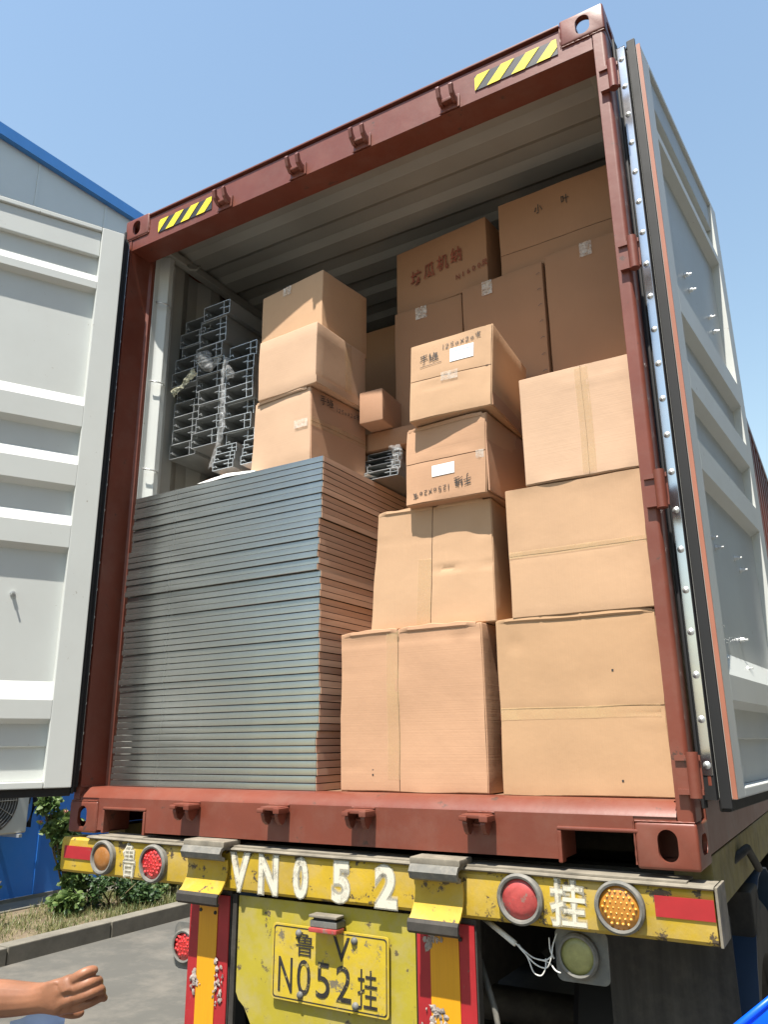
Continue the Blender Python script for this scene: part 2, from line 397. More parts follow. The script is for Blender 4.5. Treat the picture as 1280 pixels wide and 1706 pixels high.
# ------------------------------------------------------------------ plants
def leaf_cloud(b, rnd, c, R, n, size, droop=.4):
    for _ in range(n):
        while True:
            p = Vector((rnd.uniform(-1, 1), rnd.uniform(-1, 1), rnd.uniform(-1, 1)))
            if p.length < 1: break
        p = p * (.6 + .4 * rnd.random())
        q = Vector(c) + Vector((p.x * R[0], p.y * R[1], p.z * R[2]))
        if noise.noise(q * 5) < -.12: continue
        s = size * rnd.uniform(.55, 1.3)
        d = Vector((rnd.uniform(-1, 1), rnd.uniform(-1, 1), rnd.uniform(-.9, .3))).normalized()
        u = d.cross(Vector((rnd.uniform(-1, 1), rnd.uniform(-1, 1), rnd.uniform(-.2, 1)))).normalized()
        n_ = d.cross(u)
        b.add([q, q + d * s * .35 + u * s * .33 + n_ * s * .07, q + d * s * .75 + u * s * .24, q + d * s, q + d * s * .75 - u * s * .24, q + d * s * .35 - u * s * .33 + n_ * s * .07, q + d * s * .5 - n_ * s * .05],
              [(0, 1, 6), (1, 2, 6), (2, 3, 6), (3, 4, 6), (4, 5, 6), (5, 0, 6)])
def bush(name, label, cat, base, blobs, n, size, m, stems, seed, group=None, flowers=0):
    rnd = random.Random(seed)
    e = empty(name, base, label, cat, group)
    b = MB()
    for c, R in blobs: leaf_cloud(b, rnd, c, R, n, size)
    b.obj('foliage', m, e, fix=False)
    b = MB()
    for k in range(stems):
        c, R = blobs[k % len(blobs)]
        top = Vector(c) + Vector((rnd.uniform(-.7, .7) * R[0], rnd.uniform(-.7, .7) * R[1], rnd.uniform(0, .9) * R[2]))
        bp = Vector(base) + Vector((rnd.uniform(-.08, .08), rnd.uniform(-.08, .08), 0))
        mid = bp.lerp(top, .5) + Vector((rnd.uniform(-.08, .08), rnd.uniform(-.08, .08), 0))
        b.tube([bp, bp.lerp(mid, .6), mid, mid.lerp(top, .6), top], .009, 5, .4)
    b.obj('stem', BARK, e, smooth=True)
    if flowers:
        for _ in range(flowers):
            c, R = rnd.choice(blobs)
            q = Vector(c) + Vector((rnd.uniform(-1, 1) * R[0], rnd.uniform(-1, 1) * R[1], rnd.uniform(-.2, 1) * R[2]))
            fb = MB()
            for k in range(6):
                t = k * 1.05; r = .018
                fb.add([q, q + Vector((math.cos(t) * r, math.sin(t) * r, .012)), q + Vector((math.cos(t + .6) * r * 1.3, math.sin(t + .6) * r * 1.3, .03)), q + Vector((math.cos(t + 1.1) * r, math.sin(t + 1.1) * r, .014))], [(0, 1, 2, 3)])
            fb.obj('flower', ROSEP, e, fix=False)
    return e
bush('rose_bush', 'tall straggly rose bush with faded pink buds climbing in front of the blue wall', 'bush', (-4.0, 3.35, -1.2),
     [((-4.02, 3.02, -.18), (.10, .10, .12)), ((-4.0, 3.12, -.36), (.15, .15, .14)), ((-3.98, 3.30, -.42), (.14, .12, .13)), ((-3.95, 3.16, -.56), (.12, .12, .12)),
      ((-3.95, 3.30, -.70), (.12, .13, .14)), ((-3.9, 3.34, -.88), (.13, .14, .14)), ((-3.8, 3.2, -1.06), (.18, .18, .12))], 760, .066, LEAF, 16, 3, flowers=14)
bush('low_bush', 'dense dark green bush at the foot of the rose behind the kerb', 'bush', (-3.7, 3.7, -1.2),
     [((-3.72, 3.55, -.98), (.26, .28, .26)), ((-3.8, 3.95, -.90), (.28, .30, .28)), ((-3.55, 3.8, -1.08), (.24, .28, .16))], 1200, .045, LEAFD, 10, 5, flowers=3)
bush('low_bush', 'lighter green spreading bush right of the dark one behind the kerb', 'bush', (-3.6, 4.35, -1.2),
     [((-3.62, 4.35, -1.02), (.26, .34, .20)), ((-3.7, 4.75, -.98), (.28, .34, .24))], 1000, .045, LEAF, 8, 8, flowers=2)
bush('low_bush', 'far green bush under the yellow beam by the kerb end', 'bush', (-3.6, 5.2, -1.2),
     [((-3.6, 5.0, -1.02), (.25, .35, .2)), ((-3.7, 5.6, -.98), (.3, .4, .24)), ((-3.6, 6.3, -.98), (.3, .5, .24))], 600, .05, LEAFD, 8, 9, flowers=5)
bush('rose_sprig', 'short rose sprig with one brown bud at the left edge before the blue wall', 'plant', (-3.9, 2.35, -1.2),
     [((-3.95, 2.5, -.84), (.05, .05, .07)), ((-3.93, 2.45, -1.0), (.05, .05, .05))], 24, .045, LEAF, 3, 12, flowers=2)
b = MB(); rnd = random.Random(4)
for _ in range(46000):
    y = rnd.uniform(1.0, 9.0); x = rnd.uniform(-4.36, -3.18)
    dens = noise.noise(Vector((x * 2.5, y * 2.5, 0))) + (.35 if y > 3.2 else .05)
    if dens < rnd.uniform(-.5, .30): continue
    h = rnd.uniform(.02, .09) * (1.3 if dens > .35 else 1) * (1.5 if rnd.random() < .08 else 1); a = rnd.uniform(0, 6.28); l = rnd.uniform(.01, .09); w = rnd.uniform(.0015, .004)
    p = Vector((x, y, -1.2)); d = Vector((math.cos(a), math.sin(a), 0)); u = Vector((-d.y, d.x, 0)) * w
    b.add([p + u, p - u, p + d * l * .35 + Vector((0, 0, h * .65)) + u * .8, p + d * l * .35 + Vector((0, 0, h * .65)) - u * .8, p + d * l + Vector((0, 0, h))], [(0, 1, 3, 2), (2, 3, 4)])
setp(b.obj('grass', GRASSM, fix=False), 'dry and green grass tufts in the bed behind the kerb', 'grass', kind='stuff')

# ------------------------------------------------------------------ shipping container
CW, CH, CL = 2.438, 2.896, 12.19
ct = empty('shipping_container', (1.219, 0, 0), 'open brown red shipping container loaded with cartons and steel, both rear doors swung wide', 'shipping container')
# corner castings with real oval apertures
def casting_mesh():
    bm = bmesh.new()
    me0 = MB().box(0, .162, -.004, .174, 0, .118).mesh('casting', RED, bev=.008, seg=3)
    o = bpy.data.objects.new('tmp', me0); COL.objects.link(o)
    cut = MB().box(.012, .150, .010, .160, .012, .106)
    def stad(w, h, n=10):
        r = w / 2; pts = []
        for k in range(n + 1): t = math.pi * k / n; pts.append((r * math.cos(t), h / 2 - r + r * math.sin(t)))
        for k in range(n + 1): t = math.pi + math.pi * k / n; pts.append((r * math.cos(t), -h / 2 + r + r * math.sin(t)))
        return pts
    objs = [o]
    def cutter(mb):
        c = bpy.data.objects.new('c', mb.mesh('c', RED)); COL.objects.link(c); objs.append(c)
        md = o.modifiers.new('b', 'BOOLEAN'); md.operation = 'DIFFERENCE'; md.object = c; md.solver = 'EXACT'
    cutter(cut)
    cutter(MB().prism([(.078 + x, .060 + z) for x, z in stad(.052, .082)], -.05, .06, 'y'))
    cutter(MB().prism([(.087 + z, .060 + x) for x, z in stad(.052, .09)], -.05, .06, 'x'))
    cutter(MB().prism([(.081 + x, .087 + z) for x, z in stad(.064, .12)], -.05, .06, 'z'))
    bpy.context.view_layer.update()
    me = bpy.data.meshes.new_from_object(o.evaluated_get(bpy.context.evaluated_depsgraph_get()))
    for q in objs: bpy.data.objects.remove(q)
    me.polygons.foreach_set('use_smooth', [True] * len(me.polygons)); me.set_sharp_from_angle(angle=rad(30))
    return me
cm = casting_mesh()
for sx, sy, sz in ((0, 0, 0), (1, 0, 0), (0, 0, 1), (1, 0, 1), (0, 1, 0), (1, 1, 0), (0, 1, 1), (1, 1, 1)):
    me = cm.copy()
    M = Matrix.Translation((CW * sx, CL * sy, (CH - .0) * sz)) @ Matrix.Diagonal((-1 if sx else 1, -1 if sy else 1, -1 if sz else 1, 1))
    me.transform(M)
    if (sx + sy + sz) % 2: me.flip_normals()
    attach(link('corner_casting', me), ct)
# header
MB().prism([(.004, 2.7775), (.004, 2.862), (.020, 2.872), (.125, 2.872), (.125, 2.7775)], .156, CW - .156, 'x').obj('header', RED, ct)
MB().box(.051, CW - .051, .004, .125, 2.714, 2.7775).obj('header_underside', RED, ct)
MB().box(.163, CW - .163, -.006, .10, 2.873, 2.882).obj('header_lip', RED, ct, bev=.002)
# sill with fork pockets
fp = [(.1635, .012), (.205, .012), (.205, .092), (.42, .092), (.42, .012), (2.07, .012), (2.07, .092), (2.2745, .092), (2.2745, .1318), (.1635, .1318)]
MB().prism(fp, .0, .128, 'y').obj('sill', RED, ct)
MB().prism([(.0, .1319), (.005, .140), (.034, .166), (.045, .170), (.13, .170), (.13, .1319)], .050, CW - .050, 'x').obj('sill_top', RED, ct, smooth='auto')
MB().box(.062, 2.376, .50, .55, -.02, .14).obj('floor_bearer', DARK, ct)
MB().box(.17, 2.27, .13, .50, .136, .1405).obj('floor_bearer', DARK, ct)
for xa, xb in ((.0505, .1633), (CW - .1633, CW - .0505)):
    MB().box(xa, xb, .003, .128, .1186, .1317).obj('sill_end', RED, ct)
MB().box(.345, .385, .20, .202, .012, .050).obj('pocket_sticker', LABEL, ct)
for x0, x1 in ((.205, .42), (2.07, 2.275)):
    rim = MB()
    rim.box(x0 - .012, x1 + .012, -.005, .03, .088, .099)
    rim.box(x0 - .012, x0 + .001, -.005, .03, .002, .0875)
    if x0 < 1: rim.box(x1 - .001, x1 + .012, -.005, .03, .002, .0875)
    rim.obj('fork_pocket_rim', RED, ct, bev=.004)
# floor
for k in range(10):
    x0 = .07 + k * .23
    MB().box(x0, x0 + .227, .131, CL - .05, .142, .168).obj('floor_board', PLY, ct)
# corner posts (deep inner channel, rounded outer front)
for sx in (0, 1):
    def X(x): return CW - x if sx else x
    o_ = []
    n = 7
    pl = [(.048, .001), (.018, .001)]
    for k in range(n + 1):
        t = math.pi / 2 * k / n; pl.append((.018 - .016 * math.sin(t), .017 - .016 * math.cos(t)))
    pl += [(.002, .09), (.010, .09), (.010, .155), (.062, .155), (.062, .135), (.048, .128)]
    pl = [(X(x), y) for x, y in pl]
    MB().prism(pl, .119, CH - .119, 'z').obj('corner_post', RED, ct, bev=.002)
# hinge lugs and pins on the posts
for z in (.24, 1.035, 1.835, 2.55):
    for sx in (0, 1):
        def X(x): return CW - x if sx else x
        xa, xb = sorted((X(.036), X(-.030)))
        b = MB()
        b.box(xa, xb, -.016, .000, z - .05, z - .036); b.box(xa, xb, -.016, .000, z + .036, z + .05)
        b.lathe([(.001, z - .058), (.016, z - .058), (.016, z + .058), (.001, z + .058)], (X(-.010), -.016, 0), 'z', 16)
        b.box(xa, xb, -.008, .0005, z - .036, z + .036)
        b.obj('hinge_lug', RED, ct, smooth='auto')
# side walls: corrugated outside, pale inside
def corr(xa, xb, y0, y1, per=.278):
    pts = []; y = y0
    while y < y1:
        for dy, xx in ((0, xa), (.072, xa), (.140, xb), (.210, xb)):
            if y + dy <= y1: pts.append((xx, y + dy))
        y += per
    return pts
for sx in (0, 1):
    def X(x): return CW - x if sx else x
    pts = corr(.012, .048, .156, CL - .16)
    MB().strip([(X(x), y) for x, y in pts], .165, CH - .06, 'z', .002).obj('side_wall', RED, ct)
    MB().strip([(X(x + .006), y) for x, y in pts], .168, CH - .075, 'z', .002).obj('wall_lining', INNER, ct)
    xa, xb = sorted((X(.002), X(.06)))
    MB().box(xa, xb, .175, CL - .175, CH - .06, CH - .002).obj('top_rail', RED, ct, bev=.006)
    MB().box(xa, xb, .175, CL - .175, .02, .163).obj('bottom_rail', RED, ct, bev=.006)
# roof: ribs across, lining below
pts = []; y = .10
while y < CL - .1:
    pts += [(y, 2.845), (y + .10, 2.845), (y + .14, 2.866), (y + .22, 2.866)]
    y += .26
MB().strip(pts, .055, CW - .055, 'x', .002).obj('roof', RED, ct)
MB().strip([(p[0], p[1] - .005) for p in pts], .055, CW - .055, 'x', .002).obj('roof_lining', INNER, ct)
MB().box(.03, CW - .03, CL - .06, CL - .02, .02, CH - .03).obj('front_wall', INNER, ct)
for x0 in (.062, CW - .115):   # coved strips along wall and roof
    MB().box(x0, x0 + .05, .156, CL - .1, 2.79, 2.838).obj('cove_rail', INNER, ct, bev=.01)
# pale inner edge column behind each post
MB().prism([(.063, .156), (.063, .185), (.075, .20), (.10, .215), (.10, .245), (.064, .27), (.057, .30), (.052, .30), (.052, .156)], .172, 2.785, 'z').obj('edge_column', CREAM, ct, bev=.004)
for z in (1.60, 2.06, 2.5):
    MB().tube([(.075, .165, z), (.10, .18, z - .004), (.118, .21, z - .006), (.10, .235, z - .004), (.08, .245, z)], .0045, 6).obj('lashing_ring', STEEL, ct, smooth=True)
MB().tube([(.11, .33, 2.80), (.13, .33, 2.765), (.16, .345, 2.76), (.17, .36, 2.79), (.15, .37, 2.80)], .006, 6).obj('lashing_ring', INNER, ct, smooth=True)
# rough weld beads round the castings
def weld(p, q, r=.0026, seed=0):
    p, q = Vector(p), Vector(q); n = max(4, int((q - p).length / .006)); pts = []; b = MB(); vs = []
    for i in range(n + 1):
        c = p.lerp(q, i / n); rr = r * (1 + .6 * noise.noise(c * 90 + Vector((seed, 0, 0))) + .08 * math.sin(i * 2.2))
        d = (q - p).normalized(); u = d.cross(Vector((.3, .5, .8))).normalized(); w = d.cross(u)
        for k in range(6): vs.append(c + (u * math.cos(k * 1.047) + w * math.sin(k * 1.047)) * rr)
    b.add(vs, [(i * 6 + k, i * 6 + (k + 1) % 6, (i + 1) * 6 + (k + 1) % 6, (i + 1) * 6 + k) for i in range(n) for k in range(6)])
    b.obj('weld_bead', RED, ct, smooth=True)
for xa, xb in ((.004, .160), (CW - .160, CW - .004)):
    weld((xa, .0, .1195), (xb, .0, .1195)); weld((xa, .001, CH - .1195), (xb, .001, CH - .1195))
weld((.1635, -.001, .010), (.1635, -.001, .118)); weld((CW - .1635, -.001, .010), (CW - .1635, -.001, .118))
weld((.1635, .002, 2.78), (.1635, .002, 2.868)); weld((CW - .1635, .002, 2.78), (CW - .1635, .002, 2.868))
weld((.05, .004, .171), (.05, .12, .171)); weld((CW - .05, .004, .171), (CW - .05, .12, .171))
for x in (.664, 1.082, 1.412, 1.820): weld((x - .044, -.004, 2.7155), (x + .044, -.004, 2.7155), .0025)
for x in (.665, 1.072, 1.415, 1.828): weld((x - .046, -.001, .1285), (x + .042, -.001, .1285), .003)
# keepers for the locking bars
def keeper(x, z, up, lean):
    b = MB()
    if up:   # forked cam keeper on the header, seen from below
        lug = [(.004, z - .030), (-.022, z - .030), (-.046, z - .012), (-.056, z + .026), (-.050, z + .038), (-.038, z + .036), (-.032, z + .014), (-.016, z + .004), (.004, z + .004)]
        b.prism(lug, x - .036, x - .020, 'x'); b.prism([(y, q - .006) for y, q in lug], x + .020, x + .036, 'x')
        b.box(x - .020, x + .020, -.030, .003, z - .026, z - .012)
        b.box(x - .044, x + .044, -.004, .003, z - .050, z + .012)
    else:
        b.box(x - .042, x + .038, -.058, .0, z + .006, z + .018)
        b.box(x - .047, x - .020, -.068, -.004, z - .001, z + .013)
        b.box(x + .018, x + .045, -.066, -.004, z - .003, z + .015)
        lug = [(.0, z + .006), (-.054, z + .006), (-.058, z - .010), (-.046, z - .032), (-.030, z - .042), (-.018, z - .034), (.0, z - .010)]
        b.prism(lug, x - .040 + (0 if lean > 0 else .0), x - .024, 'x'); b.prism(lug, x + .018, x + .034, 'x')
        b.box(x - .024, x + .018, -.020, -.012, z - .018, z - .010)
        b.lathe([(.010, -.0465), (.010, -.040)], (x - .032, 0, z - .016), 'y', 10)
    o = b.obj('lock_keeper', RED, ct, bev=.003, seg=2)
    md = o.data
    for v in md.vertices:
        v.co += noise.noise_vector(v.co * 40) * .0022
for x in (.664, 1.082, 1.412, 1.820): keeper(x, 2.766, True, 1)
for i, x in enumerate((.665, 1.072, 1.415, 1.828)): keeper(x, .108, False, 1 if i < 2 else -1)
# hazard stripes
def hazard(x0, x1, z0, z1, flip):
    e = MB().box(x0, x1, .0005, .0035, z0, z1).obj('hazard_sticker', HAZK, ct)
    s = MB(); w = .053; sl = (z1 - z0) * .9; x = x0 - .05
    while x < x1 - .002:
        q = [(x, z0), (x + w, z0), (x + w + sl, z1), (x + sl, z1)]
        # clip to the sticker
        def clipx(poly, xm, keep):
            out = []
            for i in range(len(poly)):
                a, c = poly[i], poly[(i + 1) % len(poly)]
                ia, ic = keep(a[0]), keep(c[0])
                if ia: out.append(a)
                if ia != ic:
                    t = (xm - a[0]) / (c[0] - a[0]); out.append((xm, a[1] + t * (c[1] - a[1])))
            return out
        q = clipx(q, x0 + .001, lambda v: v >= x0 + .001)
        if len(q) > 2: q = clipx(q, x1 - .001, lambda v: v <= x1 - .001)
        if len(q) > 2: s.add([(a, -.0012, c) for a, c in q], [tuple(range(len(q)))])
        x += .100
    s.obj('yellow_stripe', HAZY, e, fix=False)
hazard(.232, .578, 2.752, 2.822, 0)
hazard(1.930, 2.262, 2.756, 2.826, 0)

# doors
# (y' = depth from the inner face, outwards; x' from the hinge edge)
ZP = [(2.600, .036), (2.505, .036), (2.455, .002), (2.420, .002), (2.404, .036), (1.868, .036), (1.812, .002), (1.712, .002), (1.690, .036),
      (1.585, .036), (1.528, .002), (1.432, .002), (1.410, .036), (1.305, .036), (1.248, .002), (1.152, .002), (1.130, .036),
      (.588, .036), (.512, .002), (.440, .002), (.420, .036), (.334, .036), (.330, .048), (.200, .048)]
def door(P0, ang, s, bolts):
    """s=+1: outer side is -y'; s=-1: outer side is +y'"""
    M = Matrix.Translation((*P0, 0)) @ Matrix.Rotation(ang, 4, 'Z')
    D = lambda y: -y * s
    def bx(b, x0, x1, d0, d1, z0, z1):
        a, c = sorted((D(d0), D(d1))); b.box(x0, x1, a, c, z0, z1, M)
    b = MB()
    bx(b, .0, .106, 0, .05, .172, 2.76)
    bx(b, 1.058, 1.165, 0, .05, .172, 2.76)
    bx(b, .1062, 1.0578, 0, .05, 2.735, 2.76)
    bx(b, .1062, 1.0578, .012, .05, 2.601, 2.7345)
    bx(b, .1062, 1.0578, 0, .05, .172, .199)
    dd = b.obj('door', CREAM, ct, bev=.005, seg=2)
    pb = MB().strip([(D(y), z) for z, y in ZP], .106, 1.058, 'x', .003, M)
    pb.obj('door_panel', CREAM, dd, bev=.0)
    # outer skin, lock rods
    ob = MB(); bx(ob, .0, 1.165, .0502, .054, .172, 2.76); ob.obj('outer_skin', RED, dd)
    for xr in (.30, .72):
        rb = MB(); rb.lathe([(.016, .19), (.016, 2.74)], (xr, D(.085), 0), 'z', 12, M); rb.obj('locking_rod', STEEL, dd, smooth=True)
    for z in (.24, 1.035, 1.835, 2.55):
        hb = MB(); bx(hb, -.035, .10, .054, .064, z - .032, z + .032); hb.obj('hinge_blade', RED, dd, bev=.002)
    g = MB()
    bx(g, -.0135, -.0022, .0135, .044, .148, 2.785); bx(g, 1.1652, 1.19, .01, .05, .148, 2.785)
    bx(g, -.0021, 1.165, .02, .05, .140, .1715); bx(g, -.0021, 1.165, .02, .05, 2.7605, 2.775)
    g.obj('gasket', RUBBER, dd, bev=.004)
    g = MB(); bx(g, -.046, -.004, .078, .086, .150, 2.79); g.obj('gasket_lip', RUBBER, dd, bev=.002)
    if s < 0:
        e = MB(); bx(e, -.0045, -.0002, -.001, .0125, .174, 2.758); e.obj('edge_trim', REDK, dd)
    r = MB(); bx(r, -.0365, -.0345, .050, .074, .235, 2.745); bx(r, -.0344, -.0022, .0465, .0775, .172, 2.75)
    r = MB(); bx(r, -.0365, -.0345, .048, .074, .235, 2.745); r.obj('gasket_retainer', ALU, dd, bev=.0008)
    r = MB(); bx(r, -.0343, -.0022, .0465, .0775, .172, 2.75); r.obj('gasket_backing', RUBBER, dd)
    rm = MB().lathe([(.0001, -.0045), (.005, -.004), (.0065, -.002), (.0095, -.0012), (.0105, .0)], (0, 0, 0), 'x', 14).mesh('rivet', STEEL, smooth=True)
    for k in range(21):
        z = .262 + k * .1215
        o = link('rivet', rm, dd)
        o.matrix_local = M @ Matrix.Translation((-.0366, D(.061), z)) @ Matrix.Diagonal((1, 1 if s > 0 else 1, 1, 1))
    for x, z in bolts:
        q = MB()
        q.lathe([(.0001, -.028), (.004, -.028), (.004, .0)], (x, 0, z), 'y', 10)
        q.lathe([(.0001, -.016), (.008, -.016), (.008, -.005), (.0001, -.008)], (x, 0, z), 'y', 6)
        q.lathe([(.0001, -.005), (.011, -.005), (.011, -.002), (.0001, -.004)], (x, 0, z), 'y', 12)
        if s > 0: q.v = [(a, -c, d) for a, c, d in q.v]
        off = .036
        q.v = [tuple(M @ Vector((a, c + D(off), d))) for a, c, d in q.v]
        q.obj('bolt', STEEL, dd, smooth='auto')
    return dd
bolts = [(.42, 2.03), (.47, 1.99), (.80, 2.03), (.86, 1.99), (.25, .96), (.32, .94), (.62, .96), (.70, .93), (.16, .66), (.52, .655), (.17, .565), (.53, .56)]
door((.075, -.067), math.atan2(-.8808, -.4735), +1, [(.30, .94)])
door((2.532, .112), math.atan2(.9969, .0787), -1, bolts)

# ------------------------------------------------------------------ trailer
tr = empty('trailer', (1.2, .3, G), 'weathered yellow semi trailer rear under the container with round tail lamps', 'trailer')
def tbox(name, m, args, bev=.003, parent=tr, seg=2):
    return MB().box(*args).shear().obj(name, m, parent, bev=bev, seg=seg)
# rear beam: C section with a dusty top ledge
b = MB()
N = 30
def beam_seg(x0, x1, z0, z1, y): 
    vs = []; n = max(2, int((x1 - x0) / .06))
    for i in range(n + 1):
        x = x0 + (x1 - x0) * i / n; w = noise.noise(Vector((x * 2, 0, 3))) * .0012
        w2 = noise.noise(Vector((x * 3, 5, 3))) * .003
        for zz, yy in ((z1, y + .10), (z1, y + .006), (z1 - .008, y), (z1 * .5 + z0 * .5, y - .002), (z0 + .010, y), (z0, y + .01), (z0 + w2, y + .10)):
            vs.append((x, yy + w, zz + w2))
    m = 7; fs = [(i * m + k, i * m + k + 1, (i + 1) * m + k + 1, (i + 1) * m + k) for i in range(n) for k in range(m - 1)]
    fs += [tuple(range(m)), tuple(range(n * m, n * m + m))]
    return MB().add(vs, fs).shear()
beam = beam_seg(.0, 2.462, -.146, -.018, -.022).obj('rear_beam', YEL, tr, smooth='auto')
b = beam_seg(.15, 2.466, -.0175, -.006, -.032); b.obj('beam_ledge', GRIME, tr, smooth='auto')
MB().box(2.4665, 2.474, -.028, .10, -.146, -.008).shear().obj('beam_end_plate', GRIME, tr, bev=.002)
MB().box(.2, 2.4, -.02, .08, -.0055, -.001).shear().obj('packing_strip', GRIME, tr)
# curled brackets
for x0, x1 in ((.706, .886), (1.622, 1.780)):
    e = MB().box(x0 - .005, x1 + .003, -.072, .02, -.004, .016).shear().obj('bracket', GRIME, tr, bev=.004)
    prof = [(-.034, -.006), (-.060, -.004), (-.076, -.010), (-.084, -.022), (-.078, -.036), (-.060, -.042)]
    MB().strip(prof, x0, x1, 'x', .012).shear().obj('bracket_roll', RIM, e, smooth='auto')
    prof = [(-.044, -.046), (-.040, -.070), (-.042, -.095), (-.050, -.118), (-.066, -.140), (-.084, -.154)]
    MB().strip(prof, x0 - .004, x1 - .002, 'x', .006).shear().obj('bracket_shield', YEL, e, smooth='auto')
    prof = [(-.081, -.150), (-.087, -.158), (-.087, -.178), (-.078, -.184)]
    MB().strip(prof, x0 - .006, x1 - .001, 'x', .009).shear().obj('bracket_lip', DARK, e, smooth='auto')
# lamps
def lamp(x, z, R, r, lens, y=-.026, cones=False, parent=tr, name='tail_lamp', sq=None, rim=RIM):
    b = MB().lathe([(R, 0.004), (R, -.014), (R - .006, -.020), (R - .012, -.018), (r + .002, -.008)], (x, y, z), 'y', 36)
    o = b.shear().obj(name, rim, parent, smooth='auto')
    l = MB().lathe([(r + .003, -.006), (r + .001, -.011), (r * .6, -.0155), (r * .2, -.017), (.0005, -.0172)], (x, y, z), 'y', 36).shear().obj('lens', lens, o, smooth=True)
    if cones:
        cb = MB(); k = 0
        for i in range(-3, 4):
            for j in range(-3, 4):
                px = i * .0145 + (j % 2) * .00725; pz = j * .0128
                if cones is BEADR: px += random.uniform(-.004, .004); pz += random.uniform(-.004, .004)
                if px * px + pz * pz < (r * .88) ** 2:
                    cb.lathe([(.0062 if cones is BEADR else .0042, -.0145), (.0035 if cones is BEADR else .0026, -.0172), (.0004, -.0190)], (x + px, y, z + pz), 'y', 10)
        setp(cb.shear().obj('lens_bead', cones, o, smooth=True), kind='stuff')
    return o
BEAD = BEADR = None
BEAD = mat('bright_amber_bead', (.65, .32, .05), .15, var=.1, coat=1)
BEADR = mat('bright_red_bead', (.55, .035, .03), .15, var=.2, coat=1)
a_ = lamp(.252, -.078, .062, .044, LENSAD)
b_ = lamp(.520, -.082, .066, .050, LENSR, cones=BEADR)
c_ = lamp(1.948, -.078, .067, .050, LENSRF)
d_ = lamp(2.226, -.074, .066, .052, LENSA, cones=BEAD)
for o_, l_ in ((a_, 'dirty amber round lamp'), (b_, 'bright red faceted round lamp'), (c_, 'cracked faded red round lamp'), (d_, 'amber beaded round lamp')): o_['label'] = l_
MB().box(.020, .178, -.0275, -.0245, -.094, -.048).shear().obj('red_reflector', REFR, tr)
MB().box(2.316, 2.462, -.0275, -.0245, -.088, -.038).shear().obj('red_reflector', REFR, tr)
# painted registration on the beam (sprayed through stencils)
def sh(x, y, z): return Matrix.Translation((x, y, z - .0085 * x)) @ Matrix.Rotation(.0085, 4, 'Y')
def sprayed(txt, x, z, w, h, y=-.0254, thick=.0022):
    for k, (off, m) in enumerate(((.0080, SPRAY[0]), (.0064, SPRAY[0]), (.0048, SPRAY[0]), (.0034, SPRAY[1]), (.0020, SPRAY[1]), (.0008, SPRAY[2]), (.0, SPRAY[3]))):
        text_obj('painted_character', txt, sh(x, y - .0002 * k, z), .1, m, tr, off=off * .9 + thick, ext=.00004, fit=(w + 1.1 * off, h + 1.1 * off))
for txt, x, w in (('V', .925, .088), ('N', 1.050, .080), ('0', 1.184, .058), ('5', 1.342, .066), ('2', 1.508, .076)):
    sprayed(txt, x, -.082, w, .122)
sprayed('鲁', .385, -.080, .066, .116, thick=-.0012)
sprayed('挂', 2.083, -.078, .098, .118, thick=.0005)
# warning boards
wb = []
for x0, x1, lab in ((.692, .872, 'a'), (1.603, 1.792, 'b')):
    o = MB().box(x0, x1, -.008, -.003, -.80, -.165).shear().obj('warning_board', REFR, tr, bev=.002)
    wb.append(o)
    MB().box(x0 + .046, x1 - .050, -.0108, -.0085, -.78, -.205 if x0 < 1 else -.195).shear().obj('orange_strip', REFY, o)
    MB().box(x0 - .004, x1 + .004, -.002, .03, -.80, -.15).shear().obj('board_backing', DARK, o)
def scuff(parent, x, z, w, h, seed):
    rnd = random.Random(seed); b = MB()
    for _ in range(26):
        cx, cz = x + rnd.gauss(0, w * .32), z + rnd.gauss(0, h * .32); r = rnd.uniform(.003, .009); n = 7
        ring = [(cx + math.cos(k * 6.283 / n) * r * rnd.uniform(.5, 1.3), -.0112 - rnd.uniform(.0, .002), cz + math.sin(k * 6.283 / n) * r * rnd.uniform(.6, 1.8)) for k in range(n)]
        b.add([(cx, -.0125 - rnd.uniform(0, .004), cz)] + ring, [(0, 1 + k, 1 + (k + 1) % n) for k in range(n)])
    b.obj('torn_patch', SCUFF, parent, fix=False)
scuff(wb[0], .835, -.445, .035, .11, 1); scuff(wb[0], .735, -.445, .03, .05, 2); scuff(wb[1], 1.655, -.232, .05, .03, 3); scuff(wb[1], 1.665, -.425, .06, .05, 4)
for x, z, p in ((.745, -.218, 0), (.812, -.222, 0), (1.748, -.205, 1)):
    MB().lathe([(.0065, -.0108), (.006, -.0135), (.0001, -.0145)], (x, 0, z - .0085 * x), 'y', 12).obj('screw', DARK, wb[p], smooth=True)
# number plate panel
pts = [(.903, -.165), (1.592, -.165), (1.592, -.475), (1.585, -.56), (1.0, -.56), (.975, -.555), (.94, -.50), (.915, -.482), (.903, -.46)]
MB().prism([(x, z) for x, z in pts], .004, .010, 'y').shear(-.004).obj('plate_panel', YELP, tr, bev=.002)
MB().box(.878, .898, .0, .012, -.8, -.165).obj('upright', DARK, tr)
pm = sh(1.286, -.008, -.337)
def rrect(w, h, r, n=5):
    pts = []
    for cx, cz, a0 in ((w / 2 - r, h / 2 - r, 0), (-w / 2 + r, h / 2 - r, 90), (-w / 2 + r, -h / 2 + r, 180), (w / 2 - r, -h / 2 + r, 270)):
        for k in range(n + 1):
            t = rad(a0 + 90 * k / n); pts.append((cx + r * math.cos(t), cz + r * math.sin(t)))
    return pts
plate = MB().prism(rrect(.442, .222, .012), -.0035, 0, 'y', pm).obj('number_plate', PLATEY, tr, bev=.0008)
pf = MB()
